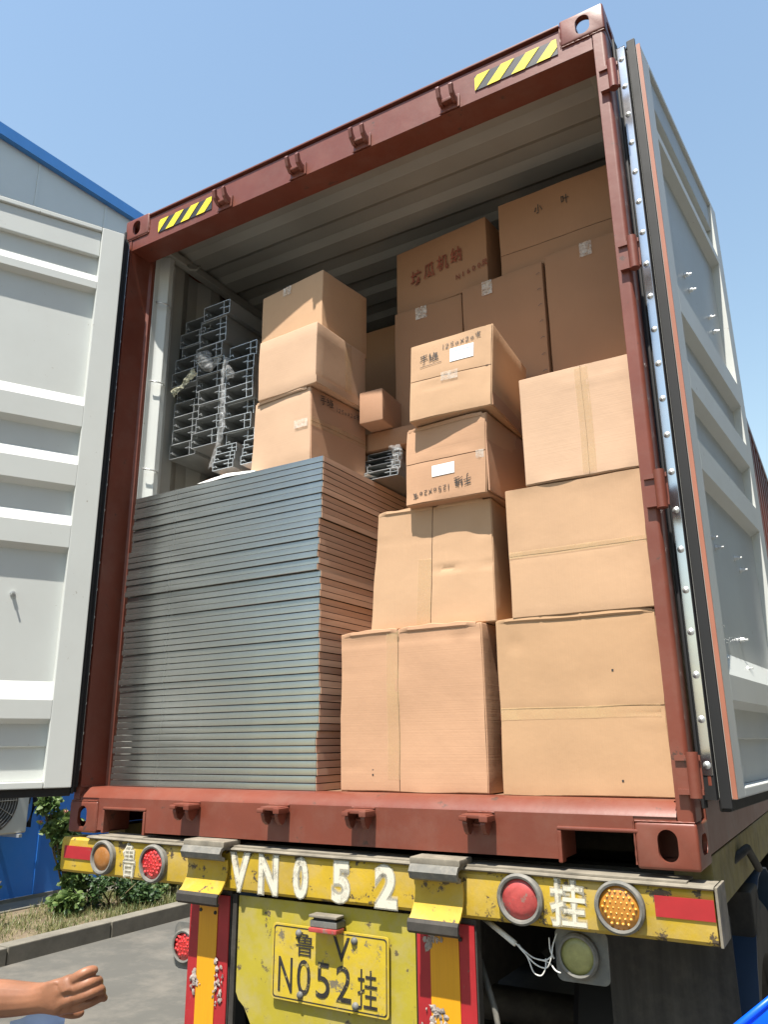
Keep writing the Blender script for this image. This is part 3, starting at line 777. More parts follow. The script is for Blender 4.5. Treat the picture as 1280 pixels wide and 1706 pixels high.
for w, h, d in ((.430, .210, .010),):
    o_, i_ = rrect(w, h, d), rrect(w - .007, h - .007, d)
    n = len(o_)
    vs = [pm @ Vector((x, -.0042, z)) for x, z in o_] + [pm @ Vector((x, -.0042, z)) for x, z in i_]
    pf.add(vs, [(k, (k + 1) % n, n + (k + 1) % n, n + k) for k in range(n)])
pf.obj('plate_border', BLACKP, plate, fix=False)
def ptxt(t, x, z, w, h): text_obj('plate_character', t, pm @ Matrix.Translation((x, -.0046, z)), .1, BLACKP, plate, fit=(w, h), off=.0, ext=.0008)
ptxt('鲁', -.092, .058, .072, .070); ptxt('V', .050, .060, .062, .070)
for t, x, w in (('N', -.165, .056), ('0', -.092, .052), ('5', -.018, .052), ('2', .060, .056)): ptxt(t, x, -.036, w, .100)
ptxt('挂', .146, -.040, .070, .108)
for x, z in ((-.115, .088), (.098, .088), (-.104, -.088), (.104, -.090)):
    q = MB().lathe([(.012, 0.), (.011, -.005), (.006, -.009), (.0001, -.010)], (0, 0, 0), 'y', 14)
    q.v = [tuple(pm @ (Vector(v) + Vector((x, -.004, z)))) for v in q.v]; q.obj('plate_bolt', BRKT, plate, smooth=True)
pl_ = MB().box(1.242, 1.344, -.052, .0, -.226, -.206).obj('plate_lamp', BRKT, tr, bev=.003)
MB().box(1.240, 1.346, -.058, -.010, -.240, -.2265).obj('lens', LENSRF, pl_, bev=.003)
MB().box(1.240, 1.346, -.056, -.012, -.198, -.190).obj('cap', GRIME, pl_, bev=.002)
MB().box(1.252, 1.334, -.046, .004, -.2055, -.1985).obj('neck', DARK, pl_)
# hanging lamps
lb = MB().prism([(x + .648, z - .355) for x, z in rrect(.118, .150, .028)], .028, .034, 'y').obj('lamp_bracket', BRKT, tr, bev=.002)
lamp(.650, -.350, .056, .045, LENSR, y=.027, cones=BEADR, parent=tr)
lb2 = MB().prism([(x + 2.088, z - .240) for x, z in rrect(.150, .135, .02)], .050, .056, 'y').obj('lamp_bracket', BRKT, tr, bev=.002)
lamp(2.080, -.220, .058, .048, LENSY, y=.048, parent=tr, rim=RIM)
# loose wires
def smooth_path(P, n=6):
    P = [Vector(p) for p in P]; out = []
    for i in range(len(P) - 1):
        a, b_, c, d = P[max(i - 1, 0)], P[i], P[i + 1], P[min(i + 2, len(P) - 1)]
        for k in range(n):
            t = k / n
            out.append(.5 * ((2 * b_) + (c - a) * t + (2 * a - 5 * b_ + 4 * c - d) * t * t + (3 * b_ - a - 3 * c + d) * t ** 3))
    return out + [P[-1]]
for pts in ([(1.90, .035, -.222), (1.935, .02, -.245), (1.965, .02, -.268), (1.995, .02, -.272), (2.010, .02, -.245), (2.014, .03, -.215), (2.02, .05, -.19)],
            [(1.90, .035, -.222), (1.93, .025, -.238), (1.955, .03, -.254), (1.99, .03, -.256), (2.012, .03, -.24)],
            [(1.91, .035, -.226), (1.94, .02, -.252), (1.958, .015, -.286), (1.980, .015, -.292), (1.992, .02, -.272), (1.990, .03, -.252)],
            [(1.97, .03, -.256), (2.0, .03, -.262), (2.02, .02, -.276), (2.035, .018, -.280)],
            [(2.0, .04, -.2), (2.005, .03, -.23), (2.015, .03, -.25)]):
    MB().tube(smooth_path(pts), .0020, 6).obj('wire', WIRE, tr, smooth=True)
MB().tube([(1.76, .12, -.18), (1.84, .06, -.20), (1.90, .035, -.225)], .008, 8).obj('wire_sleeve', WIRE, tr, smooth=True)
# chassis under the container
for x0 in (.95, 1.38):
    MB().box(x0, x0 + .12, .10, 11.8, -.55, -.03).obj('chassis_rail', DARK, tr)
for x0, x1 in ((.03, .13), (2.33, 2.435)):
    MB().box(x0, x1, .18, 11.8, -.13, .017).obj('side_rail', OLIVE, tr, bev=.004)
for k in range(14):
    MB().box(.13, 2.33, .30 + k * .8, .38 + k * .8, -.13, -.04).obj('cross_member', DARK, tr)
MB().box(.13, 2.33, .20, 2.4, -.16, -.14).obj('under_plate', DARK, tr)
for x0, y0 in ((2.03, .40),):
    MB().box(x0 + .03, x0 + .40, y0, y0 + .008, -1.02, -.17).obj('mud_flap', MUD, tr, bev=.002)
def wheel(x, y):
    b = MB().lathe([(.28, -.10), (.30, -.13), (.46, -.14), (.50, -.11), (.505, -.05), (.505, .05), (.50, .11), (.46, .14), (.30, .13), (.28, .10)], (x, y, G + .505), 'x', 40)
    o = b.obj('wheel', RUBBER, tr, smooth='auto')
    MB().lathe([(.0005, -.04), (.10, -.05), (.12, .0), (.24, .02), (.275, .09), (.285, .10)], (x, y, G + .505), 'x', 32).obj('rim', DARK, o, smooth='auto')
for y in (1.25, 2.6, 3.95):
    for x in (.16, .50, 1.94, 2.28): wheel(x, y)
    MB().tube([(.3, y, G + .505), (2.14, y, G + .505)], .07, 12).obj('axle', DARK, tr, smooth=True)
for x0, x1 in ((2.10, 2.44), (.0, .34)):
    pts = []
    for k in range(13):
        t = rad(10 + 160 * k / 12); pts.append((1.25 - math.cos(t) * .58, G + .505 + math.sin(t) * .60))
    MB().strip(pts, x0, x1, 'x', .006).obj('mudguard', mat('blue_black_mudguard_%d' % int(x0), (.02, .045, .09), .45, var=.3), tr, smooth='auto')
MB().box(2.30, 2.44, .85, 1.05, -.33, -.17).obj('battery_box', DARK, tr, bev=.01)
MB().tube([(1.35, .5, -.25), (1.5, .4, -.6), (1.62, .3, -.9)], .02, 8).obj('air_hose', RUBBER, tr, smooth=True)
MB().tube([(1.75, .12, -.3), (1.80, .10, -.42), (1.83, .09, -.56)], .009, 8).obj('air_hose', RIM, tr, smooth=True)
MB().tube([(2.40, .55, -.10), (2.42, .60, -.05), (2.46, .75, -.02), (2.47, .9, -.10)], .014, 8).obj('air_hose', MUD, tr, smooth=True)

# ------------------------------------------------------------------ galvanised panels, one by one
ZF = .171
NP = 49; ZT = 1.428; ph = (ZT - ZF) / NP
PW, PD = 1.060, .72
pmesh = []
for v in range(4):
    rnd = random.Random(v)
    b = MB(); h = ph - .0022
    n = 10; vs = []
    # closed shallow tray with a folded lip along the front; slightly wavy edge
    for i in range(n + 1):
        x = -PW / 2 + PW * i / n; w = rnd.uniform(-.0004, .0004)
        for y, z in ((0.0015 + w, .0), (w, .0012), (w, h * .78), (.0012 + w, h), (.006 + w, h), (PD, h), (PD, 0), (.01, 0)):
            vs.append((x, y, z + rnd.uniform(-.0001, .0001)))
    m = 8
    fs = [(i * m + k, i * m + (k + 1) % m, (i + 1) * m + (k + 1) % m, (i + 1) * m + k) for i in range(n) for k in range(m)]
    fs += [tuple(range(m)), tuple(range(n * m, n * m + m))]
    b.add(vs, fs)
    me = b.mesh('steel_panel', ZINC, smooth='auto')
    eb = MB().box(PW / 2 - .0005, PW / 2 + .0015, .004, PD - .004, .0005, h - .0008).mesh('side_edge', ZINCB)
    eb2 = MB().box(-PW / 2 - .0015, -PW / 2 + .0005, .004, PD - .004, .002, h - .002).mesh('side_edge', ZINCB)
    pmesh.append((me, eb, eb2))
off = 0
for k in range(NP):
    me, eb, eb2 = pmesh[k % 4]
    rnd = random.Random(k * 13 + 1)
    if k in (8, 15, 24, 31, 39): off = rnd.uniform(-.010, .010)
    z = ZF + k * ph
    lean = .012 * (k / NP) ** 1.5
    o = link('galvanised_sheet', me, None, (.627 + lean + off + rnd.uniform(-.003, .003), .100 + rnd.uniform(-.004, .004) + off * .3, z))
    o.rotation_euler.z = rad(rnd.uniform(-.18, .18) - 1.0)
    if k == 0: lab, g = 'bottom galvanised panel of the tall grey stack, lying on the container sill', None
    elif k == NP - 1: lab, g = 'top galvanised panel of the tall grey stack, with cartons standing on it', None
    else: lab, g = 'thin galvanised steel panel within the tall grey stack at lower left', 'galvanised panels in the tall stack'
    setp(o, lab, 'steel panel', g)
    link('side_edge', eb, o); link('side_edge', eb2, o)

# ------------------------------------------------------------------ cartons
def disp(p, seed, amp):
    q = p * 5.0 + Vector((seed * 7.3, seed * 1.7, seed * 3.1))
    return noise.noise_vector(q) * amp
def rbox(w, d, h, r=.006, amp=.004, seed=0, warp=None, step=.05, bulge=.0, dents=()):
    """rounded box, grid faces, displaced: origin bottom centre"""
    def axis(a):
        n = max(2, int(a / step)); L = [-a / 2, -a / 2 + r * .35, -a / 2 + r]
        L += [-a / 2 + r + (a - 2 * r) * i / n for i in range(1, n)]
        return L + [a / 2 - r, a / 2 - r * .35, a / 2]
    A = [axis(w), axis(d), axis(h)]; half = Vector((w / 2, d / 2, h / 2))
    idx = {}; vs = []; fs = []
    def V(i, j, k):
        key = (i, j, k)
        if key not in idx:
            p = Vector((A[0][i], A[1][j], A[2][k]))
            q = Vector([max(-half[t] + r, min(half[t] - r, p[t])) for t in range(3)])
            dlt = p - q
            n_ = dlt.normalized() if dlt.length > 1e-9 else Vector((0, 0, 0))
            p2 = q + n_ * min(r, dlt.length) if sum(abs(c) > 1e-6 for c in dlt) > 1 else p
            u = Vector([p2[t] / half[t] for t in range(3)])
            if bulge:
                p2.y += (-1 if u.y < 0 else 1) * bulge * (1 - u.x ** 2) * (1 - u.z ** 2) * (abs(u.y) > .9)
                p2.x += (-1 if u.x < 0 else 1) * bulge * (1 - u.y ** 2) * (1 - u.z ** 2) * (abs(u.x) > .9)
            for (dx, dz, rr, dep) in dents:
                if u.y < -.9:
                    t = ((p2.x - dx) ** 2 + (p2.z - dz) ** 2) ** .5 / rr
                    if t < 1: p2.y += dep * (1 - t * t) ** 2
            p2 += disp(p2, seed, amp)
            if abs(u.z + 1) < .02: p2.z = max(p2.z, -half.z)
            if warp:
                fx, fy, fz = (u.x + 1) / 2, (u.y + 1) / 2, (u.z + 1) / 2
                for (cx, cy, cz), dv in warp.items():
                    wt = (fx if cx else 1 - fx) * (fy if cy else 1 - fy) * (fz if cz else 1 - fz)
                    p2 += Vector(dv) * wt
            idx[key] = len(vs); vs.append(p2 + Vector((0, 0, h / 2)))
        return idx[key]
    nx, ny, nz = len(A[0]) - 1, len(A[1]) - 1, len(A[2]) - 1
    for i in range(nx):
        for j in range(ny):
            fs.append((V(i, j, 0), V(i, j + 1, 0), V(i + 1, j + 1, 0), V(i + 1, j, 0))); fs.append((V(i, j, nz), V(i + 1, j, nz), V(i + 1, j + 1, nz), V(i, j + 1, nz)))
        for k in range(nz):
            fs.append((V(i, 0, k), V(i + 1, 0, k), V(i + 1, 0, k + 1), V(i, 0, k + 1))); fs.append((V(i, ny, k), V(i, ny, k + 1), V(i + 1, ny, k + 1), V(i + 1, ny, k)))
    for j in range(ny):
        for k in range(nz):
            fs.append((V(0, j, k), V(0, j, k + 1), V(0, j + 1, k + 1), V(0, j + 1, k))); fs.append((V(nx, j, k), V(nx, j + 1, k), V(nx, j + 1, k + 1), V(nx, j, k + 1)))
    return MB().add(vs, fs)
def flap(w, h, cx, cz, y, seed, amp, warpf=None, t=.0035, inset=.0):
    """thin board plate in the XZ plane, front at y-t, gently wavy"""
    nx = max(3, int(w / .015)); nz = max(3, int(h / .015)); vs = []
    for side in (0, 1):
        for i in range(nx + 1):
            for k in range(nz + 1):
                x = cx - w / 2 + w * i / nx; z = cz - h / 2 + h * k / nz
                e = min(i, nx - i, k, nz - k) == 0
                p = Vector((x, y - (t if side == 0 else 0) + (.0012 if e and side == 0 else 0), z))
                q = disp(Vector((x, y, z)), seed, amp)
                # ragged cut edge
                if e: q += Vector((noise.noise(Vector((x * 30, seed, z * 30))) * .0008, 0, noise.noise(Vector((x * 30, seed + 5, z * 30))) * .0008))
                p += q
                if warpf: p = warpf(p)
                vs.append(p)
    M1 = (nx + 1) * (nz + 1); I = lambda s, i, k: s * M1 + i * (nz + 1) + k
    fs = []
    for i in range(nx):
        for k in range(nz):
            fs.append((I(0, i, k), I(0, i + 1, k), I(0, i + 1, k + 1), I(0, i, k + 1)))
    for i in range(nx):
        fs.append((I(0, i, 0), I(1, i, 0), I(1, i + 1, 0), I(0, i + 1, 0))); fs.append((I(0, i, nz), I(0, i + 1, nz), I(1, i + 1, nz), I(1, i, nz)))
    for k in range(nz):
        fs.append((I(0, 0, k), I(0, 0, k + 1), I(1, 0, k + 1), I(1, 0, k))); fs.append((I(0, nx, k), I(1, nx, k), I(1, nx, k + 1), I(0, nx, k + 1)))
    return MB().add(vs, fs)
NC = [0]
def carton(label, fr, rot, w, d, h, z, m, seam=None, frac=.5, group=None, side_seam=None, amp=.0035, bulge=.0012, warp=None, dents=(), creases=(), edge=.004, gap=.0032):
    """fr = front right bottom corner (x,y); rot degrees turns the front to the right(+)... left(-)"""
    NC[0] += 1; seed = NC[0]
    a = rad(-rot)
    c = Vector((*fr, z)) + Matrix.Rotation(a, 3, 'Z') @ Vector((-w / 2, d / 2, 0))
    e = empty('cardboard_box', c, label, 'cardboard box', group, rz=a)
    mm = CB[m]
    rbox(w, d, h, .0045, amp, seed, warp, bulge=bulge, dents=dents).obj('carton', mm, e, smooth='auto', world=False)
    yf = -d / 2 - .0005
    def wf(p):
        cdy = 0
        for (ax, pos, a0, a1, ca, cw_) in creases:
            al, ac_ = (p.x, p.z) if ax == 'h' else (p.z, p.x)
            al0 = al / (w / 2) if ax == 'h' else (al - h / 2) / (h / 2)
            wob = noise.noise(Vector((al * 9, pos * 20, seed))) * .006
            e_ = math.exp(-((ac_ - pos - wob) / cw_) ** 2)
            fade = 1 / (1 + math.exp(-(al0 - a0) * 18)) * 1 / (1 + math.exp((al0 - a1) * 18))
            cdy += ca * e_ * fade
        u = Vector((p.x / (w / 2), p.y / (d / 2), (p.z - h / 2) / (h / 2)))
        q = p.copy(); q.y += cdy
        if bulge: q.y -= bulge * (1 - u.x ** 2) * (1 - u.z ** 2)
        for (dx, dz, rr, dep) in dents:
            t = ((p.x - dx) ** 2 + (p.z - h / 2 - dz) ** 2) ** .5 / rr
            if t < 1: q.y += dep * (1 - t * t) ** 2
        if warp:
            fx, fy, fz = (u.x + 1) / 2, 0, (u.z + 1) / 2
            for (cx, cy, cz), dv in warp.items():
                q += Vector(dv) * ((fx if cx else 1 - fx) * (0 if cy else 1) * (fz if cz else 1 - fz))
        return q
    fm = CB[m]
    def dflap(*args):
        W_, H_, cx, cz = args
        # same displacement as the carton front: evaluated relative to its centre
        f = flap(W_, H_, cx, cz, yf, seed, 0, None)
        x0_, x1_, z0_, z1_ = cx - W_ / 2, cx + W_ / 2, cz - H_ / 2, cz + H_ / 2
        def curl(v):
            dd_ = min(v[0] - x0_, x1_ - v[0], v[2] - z0_, z1_ - v[2])
            k_ = noise.noise(Vector((v[0] * 6, v[2] * 6, seed * 3.3)))
            return Vector((v[0], v[1] - max(0, k_) * .007 * math.exp(-dd_ / .014), v[2]))
        f.v = [tuple(wf(curl(v) + disp(Vector((v[0], -d / 2, v[2] - h / 2)), seed, amp))) for v in f.v]
        return f.obj('flap', fm, e, smooth='auto', world=False)
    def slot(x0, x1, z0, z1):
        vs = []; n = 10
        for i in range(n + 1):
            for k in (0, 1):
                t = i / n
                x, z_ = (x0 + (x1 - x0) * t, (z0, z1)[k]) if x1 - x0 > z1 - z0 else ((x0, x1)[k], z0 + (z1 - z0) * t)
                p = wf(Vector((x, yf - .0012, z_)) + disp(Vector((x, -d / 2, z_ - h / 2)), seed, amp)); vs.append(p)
        MB().add(vs, [(2 * i, 2 * i + 1, 2 * i + 3, 2 * i + 2) for i in range(n)]).obj('flap_gap_shade', GAP_SHADE, e, fix=False, world=False)  # seam shade painted as a dark strip on the carton front
    if seam == 'v':
        xs = -w / 2 + w * frac
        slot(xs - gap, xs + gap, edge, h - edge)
        dflap(xs + w / 2 - gap / 2 - edge, h - 2 * edge, (-w / 2 + edge + xs - gap / 2) / 2, h / 2)
        dflap(w / 2 - xs - gap / 2 - edge, h - 2 * edge, (w / 2 - edge + xs + gap / 2) / 2, h / 2)
    elif seam == 'h':
        zs = h * frac
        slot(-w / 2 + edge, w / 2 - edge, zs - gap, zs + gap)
        dflap(w - 2 * edge, zs - gap / 2 - edge, 0, (edge + zs - gap / 2) / 2)
        dflap(w - 2 * edge, h - zs - gap / 2 - edge, 0, (h - edge + zs + gap / 2) / 2)
    e['_w'], e['_d'], e['_h'], e['_seed'] = w, d, h, seed
    return e, (lambda x, z_: wf(Vector((x, yf - .0036, z_)) + disp(Vector((x, -d / 2, z_ - h / 2)), seed, amp)))
def decal(e, F, x0, x1, z0, z1, name, m, lift=.0012, n=8, skew=0):
    """piece lying on the carton front, following it"""
    vs = []
    for i in range(n + 1):
        for k in range(n + 1):
            x = x0 + (x1 - x0) * i / n; z = z0 + (z1 - z0) * k / n + skew * (i / n - .5)
            p = F(x, z); p.y -= lift; vs.append(p)
    fs = [(i * (n + 1) + k, (i + 1) * (n + 1) + k, (i + 1) * (n + 1) + k + 1, i * (n + 1) + k + 1) for i in range(n) for k in range(n)]
    return MB().add(vs, fs).obj(name, m, e, fix=False, smooth=True, world=False)
def strokes(e, F, polys, ox, oz, sx, sz, w, name, m, lift=.0022, flip=False, side=None):
    b = MB(); rnd = random.Random(len(polys) + int(ox * 100))
    for pl in polys:
        pts = []
        for i in range(len(pl) - 1):
            for t in range(4): pts.append(Vector(pl[i]).lerp(Vector(pl[i + 1]), t / 4))
        pts.append(Vector(pl[-1]))
        W_ = []
        for i, p in enumerate(pts):
            d = (pts[min(i + 1, len(pts) - 1)] - pts[max(i - 1, 0)]).normalized(); nn = Vector((-d.y, d.x))
            ww = w * rnd.uniform(.55, 1.2)
            cen = Vector((p.x * sx, p.y * sz)) * (-1 if flip else 1)
            for sgn in (1, -1):
                q = cen + nn * ww * .5 * sgn
                if side is None: P = F(ox + q.x, oz + q.y); P.y -= lift
                else: P = Vector((side + lift, ox + q.x, oz + q.y))
                W_.append(P)
        b.add(W_, [(2 * i, 2 * i + 1, 2 * i + 3, 2 * i + 2) for i in range(len(pts) - 1)])
    return b.obj(name, m, e, fix=False, world=False)
# hand written characters as strokes in a unit cell (x 0..1, y 0..1)
HS = [[(.05, .95), (.9, 1.0)], [(.1, .70), (.85, .76)], [(.0, .45), (1.0, .5)], [(.5, 1.05), (.55, .1), (.35, .0)]]
FENG = [[(.15, 1.0), (.0, .72), (.25, .70), (.02, .42), (.35, .5)], [(.0, .12), (.4, .28)], [(.55, 1.0), (.5, .82), (.9, .85), (.55, .55)], [(.55, .72), (.95, .5)], [(.55, .45), (.98, .48)], [(.5, .3), (1., .33)], [(.75, .55), (.76, .15)], [(.4, .05), (1.05, .1)], [(.45, .75), (.4, .2)]]
D1 = [[(.5, 1), (.45, 0)]]
D2 = [[(.1, .8), (.45, 1), (.75, .8), (.6, .5), (.1, .05), (.85, .08)]]
D5 = [[(.8, 1), (.25, .97), (.2, .58), (.6, .62), (.8, .3), (.5, .02), (.1, .12)]]
D0 = [[(.5, .8), (.2, .6), (.2, .25), (.5, .1), (.8, .3), (.75, .65), (.5, .8)]]
DX = [[(.1, .9), (.85, .1)], [(.85, 1.), (.1, .0)]]
ZHI = [[(.0, .8), (.95, .86)], [(.5, 1.05), (.48, .55)], [(.1, .5), (.85, .56), (.35, .0)], [(.2, .4), (1.0, .0)]]
def word(seq, adv, skew=0.0):
    out = []; x = 0; 
    for g, wd, ht in seq:
        for pl in g: out.append([(x + p[0] * wd, p[1] * ht + skew * (x + p[0] * wd)) for p in pl])
        x += wd + adv
    return out
W1 = word([(HS, .9, 1.), (FENG, 1.0, 1.)], .12, .10)
W2 = word([(D1, .3, .8), (D2, .5, .7), (D5, .5, .7), (D0, .5, .6), (DX, .55, .7), (D2, .5, .7), (D0, .5, .6), (ZHI, .7, .9)], .10, .10)

# right-hand columns
B_, FB = carton('large carton at bottom right beside the right post, with an open crease across its middle', (2.373, .120), 0, .519, .50, .541, ZF, 2, 'h', .475, dents=((-.19, .19, .04, .003), (.05, .06, .06, .0015)), amp=.005, creases=(('v', -.10, -.1, 1.2, .0018, .004), ('v', .03, -.1, 1.2, -.002, .003), ('h', .235, .75, 1.1, .004, .004), ('h', .205, .8, 1.1, -.003, .004)))
C_, FC = carton('wide carton second from bottom in the right column', (2.374, .112), 0, .458, .50, .440, .7135, 0, 'h', .47, amp=.0035, creases=(('v', .05, -.1, 1.2, .0018, .004), ('v', -.12, 0, 1.2, -.0012, .004)))
D_, FD = carton('carton on top of the sunlit right column, with a vertical tape line', (2.376, .106), 0, .383, .46, .395, 1.155, 3, 'v', .58, amp=.003, gap=.0016, creases=(('h', .33, -.2, .9, -.0018, .012), ('v', .05, -1, 1, .002, .004)))
A_, FA = carton('tall carton at bottom centre with a vertical seam and red print down its right side', (1.805, .120), 0, .562, .48, .545, ZF, 1, 'v', .43, amp=.004, dents=((.2, .26, .05, -.006),), creases=(('h', .075, -1.1, 1.1, .0022, .004), ('h', .40, -1.1, -.2, .0015, .004), ('h', .51, -1.1, 1.1, .003, .006)))
E_, FE = carton('carton behind the bottom centre one, shaded along its top by the stack above', (1.842, .165), -3, .485, .48, .440, .718, 0, 'v', .50, amp=.005, warp={(0, 0, 1): (.035, .01, 0), (0, 1, 1): (.02, 0, 0)}, dents=((.2, .12, .06, .005),), creases=(('h', .335, .02, 1.1, .007, .004), ('h', .20, .02, 1.1, .005, .004), ('h', .325, -1.1, -.02, .003, .004), ('h', .29, .05, .2, -.003, .003)))
F_, FF = carton('tilted carton with a white sticker and upside down handwriting', (1.862, .096), 2, .328, .38, .300, 1.160, 1, 'h', .52, amp=.005, bulge=.006, warp={(1, 0, 1): (.012, .0, -.006), (0, 0, 1): (.0, .012, 0), (1, 0, 0): (-.012, .01, 0), (0, 0, 0): (-.004, .0, -.0)}, creases=(('v', -.135, -1.1, 1.1, .004, .004), ('h', .19, -.3, .6, .002, .004), ('v', .14, -1.1, 1.1, -.004, .006)))
G_, FG = carton('topmost sunlit carton of the middle stack with handwriting above its white sticker', (1.900, .078), -3, .322, .40, .316, 1.466, 0, 'h', .50, amp=.004, bulge=.004, warp={(0, 0, 1): (.012, .006, -.006), (1, 0, 1): (.02, .0, .004), (1, 1, 1): (.02, 0, 0)}, creases=(('h', .125, -.7, .3, .0025, .003), ('h', .13, .6, 1.1, .002, .003), ('v', .14, -1.1, 1.1, .003, .003)))
# left stack on the panels
H_, FH = carton('lowest carton on the grey panel stack with handwriting on its side', (1.090, .112), 6, .332, .37, .330, 1.428, 3, None, amp=.004, warp={(0, 0, 1): (.012, 0, 0), (0, 0, 0): (-.002, 0, 0)}, bulge=.004)
I_, FI = carton('middle carton of the left stack, pale front with a worn taped side', (1.122, .100), 4, .322, .36, .282, 1.760, 3, None, amp=.004, warp={(1, 0, 1): (.006, 0, 0)}, bulge=.001)
J_, FJ = carton('topmost carton of the left stack, half in the roof shade', (1.082, .200), 8, .384, .31, .320, 2.046, 0, None, amp=.003)
def lip(e, F, x0, x1, h, rise, seed, back=.012):
    vs = []; n = int((x1 - x0) / .006)
    for i in range(n + 1):
        x = x0 + (x1 - x0) * i / n; en = min(1, i / 6, (n - i) / 6)
        r = rise * (.45 + .55 * noise.noise(Vector((x * 16, seed, 0)))) * en
        p = F(x, h - .012)
        for dy, dz in ((-.0012, 0), (-.004 * en - .0012, .006), (-.003 * en - .001, .012 + r), (.002, .0135 + r * 1.15), (back, .012 + r * .9), (back + .03, .011)):
            vs.append((p.x, p.y + dy, p.z + dz))
    fs = [(i * 6 + k, (i + 1) * 6 + k, (i + 1) * 6 + k + 1, i * 6 + k + 1) for i in range(n) for k in range(5)]
    MB().add(vs, fs).obj('crumpled_edge', e.children[0].data.materials[0], e, fix=False, smooth='auto', world=False)
lip(A_, FA, -.262, -.04, .545, .010, 1); lip(A_, FA, -.03, .262, .545, .013, 2)
lip(E_, FE, -.235, .0, .440, .008, 3); lip(E_, FE, .02, .21, .440, .010, 4)
lip(B_, FB, -.25, .25, .541, .005, 5); lip(H_, FH, -.15, .15, .330, .004, 6); lip(F_, FF, -.155, .15, .300, .005, 7)
# details on them
decal(G_, FG, -.0, .090, .205, .258, 'shipping_label', LABEL, .0016, skew=.002)
decal(G_, FG, .006, .084, .243, .246, 'label_print', PRINTG, .0022); decal(G_, FG, .006, .060, .228, .230, 'label_print', PRINTG, .0022)
strokes(G_, FG, W1, -.118, .218, .036, .038, .0034, 'handwriting', INK)
strokes(G_, FG, W2, -.030, .262, .031, .026, .0026, 'handwriting', INK)
strokes(G_, FG, [[(0, 0), (1, .14)]], -.118, .210, .085, .04, .0022, 'handwriting', INK)
decal(F_, FF, -.048, .042, .092, .134, 'shipping_label', LABEL, .0016, skew=.002)
for k in range(3): decal(F_, FF, -.04, .034, .102 + k * .011, .1035 + k * .011, 'label_print', PRINTG, .0022, skew=.002)
strokes(F_, FF, W1, .105, .082, .032, .038, .0036, 'handwriting', INK, flip=True)
strokes(F_, FF, W2, .022, .055, .032, .027, .0030, 'handwriting', INK, flip=True)
decal(G_, FG, -.035, .03, .135, .17, 'tape', TAPEW, .0014)
decal(F_, FF, .125, .155, .13, .16, 'tape', TAPEW, .0014)
decal(D_, FD, .010, .055, .01, .385, 'tape', TAPE, .0012)
decal(B_, FB, -.255, .245, .225, .262, 'tape', TAPE, .0012)
decal(C_, FC, -.225, .225, .20, .222, 'tape', TAPE, .0012)
decal(E_, FE, -.055, .0, .0, .25, 'tape', TAPE, .0012)
decal(A_, FA, -.085, -.035, .04, .54, 'tape', TAPE, .0012)
decal(H_, FH, .085, .155, .155, .19, 'tape', TAPEW, .0012)
decal(J_, FJ, -.05, -.0, .27, .315, 'tape', TAPEW, .0012)
for (e, F, x, z) in ((A_, FA, -.15, .07), (A_, FA, -.15, .052), (B_, FB, .11, .042), (B_, FB, .11, .36)):
    decal(e, F, x, x + .006, z, z + .006, 'staple_mark', HAZK, .001, n=1)
def sidebit(e, y0, y1, z0, z1, name, m, t=.0035, seed=1):
    w, d = e['_w'], e['_d']; b = MB(); n = 8; x = w / 2
    vs = []
    for s in (0, 1):
        for i in range(n + 1):
            for k in range(n + 1):
                yy = y0 + (y1 - y0) * i / n; zz = z0 + (z1 - z0) * k / n
                dd = disp(Vector((x, yy, zz - e['_h'] / 2)), e['_seed'], .004)
                bl = .004 * (1 - (yy / (d / 2)) ** 2) * (1 - ((zz - e['_h'] / 2) / (e['_h'] / 2)) ** 2)
                vs.append((x + dd.x + bl + (t if s else -.002), yy, zz))
    M1 = (n + 1) ** 2; I = lambda s, i, k: s * M1 + i * (n + 1) + k
    fs = [(I(1, i, k), I(1, i + 1, k), I(1, i + 1, k + 1), I(1, i, k + 1)) for i in range(n) for k in range(n)]
    if t > .002:
        for i in range(n):
            fs += [(I(0, i, 0), I(0, i + 1, 0), I(1, i + 1, 0), I(1, i, 0)), (I(0, i, n), I(1, i, n), I(1, i + 1, n), I(0, i + 1, n)), (I(0, 0, i), I(1, 0, i), I(1, 0, i + 1), I(0, 0, i + 1)), (I(0, n, i), I(0, n, i + 1), I(1, n, i + 1), I(1, n, i))]
    return b.add(vs, fs).obj(name, m, e, fix=False, smooth='auto', world=False)
sidebit(H_, -.180, .180, .008, .172, 'flap', CB[4]); sidebit(H_, -.180, .180, .176, .325, 'flap', CB[4])
sidebit(H_, -.182, .182, .155, .195, 'tape', TAPE, .0052)
strokes(H_, None, W1, -.135, .262, .042, .040, .0040, 'handwriting', INK, side=H_['_w'] / 2 + .010)
strokes(H_, None, W2, -.030, .262, .034, .028, .0030, 'handwriting', INK, side=H_['_w'] / 2 + .010)
sidebit(I_, .02, .07, .005, .275, 'tape', TAPE, .0018)
sidebit(I_, -.180, .180, .004, .035, 'flap', CB[3])
sidebit(F_, -.185, .185, .005, .295, 'flap', CB[4]); sidebit(G_, -.195, .195, .005, .31, 'flap', CB[4])
# red vertical print on A's right side
for i, ch in enumerate('净化板材专用厂家'):
    M = Matrix.Translation((A_['_w'] / 2 + .0065, -.12, .475 - i * .046)) @ Matrix.Rotation(rad(90), 4, 'Z')
    me = text_mesh(ch, .03, .0004, .0003); me.transform(M @ Matrix(((1, 0, 0, 0), (0, 0, -1, 0), (0, 1, 0, -.01), (0, 0, 0, 1))))
    me.materials.clear(); me.materials.append(REDINK); link('printed_character', me, A_)

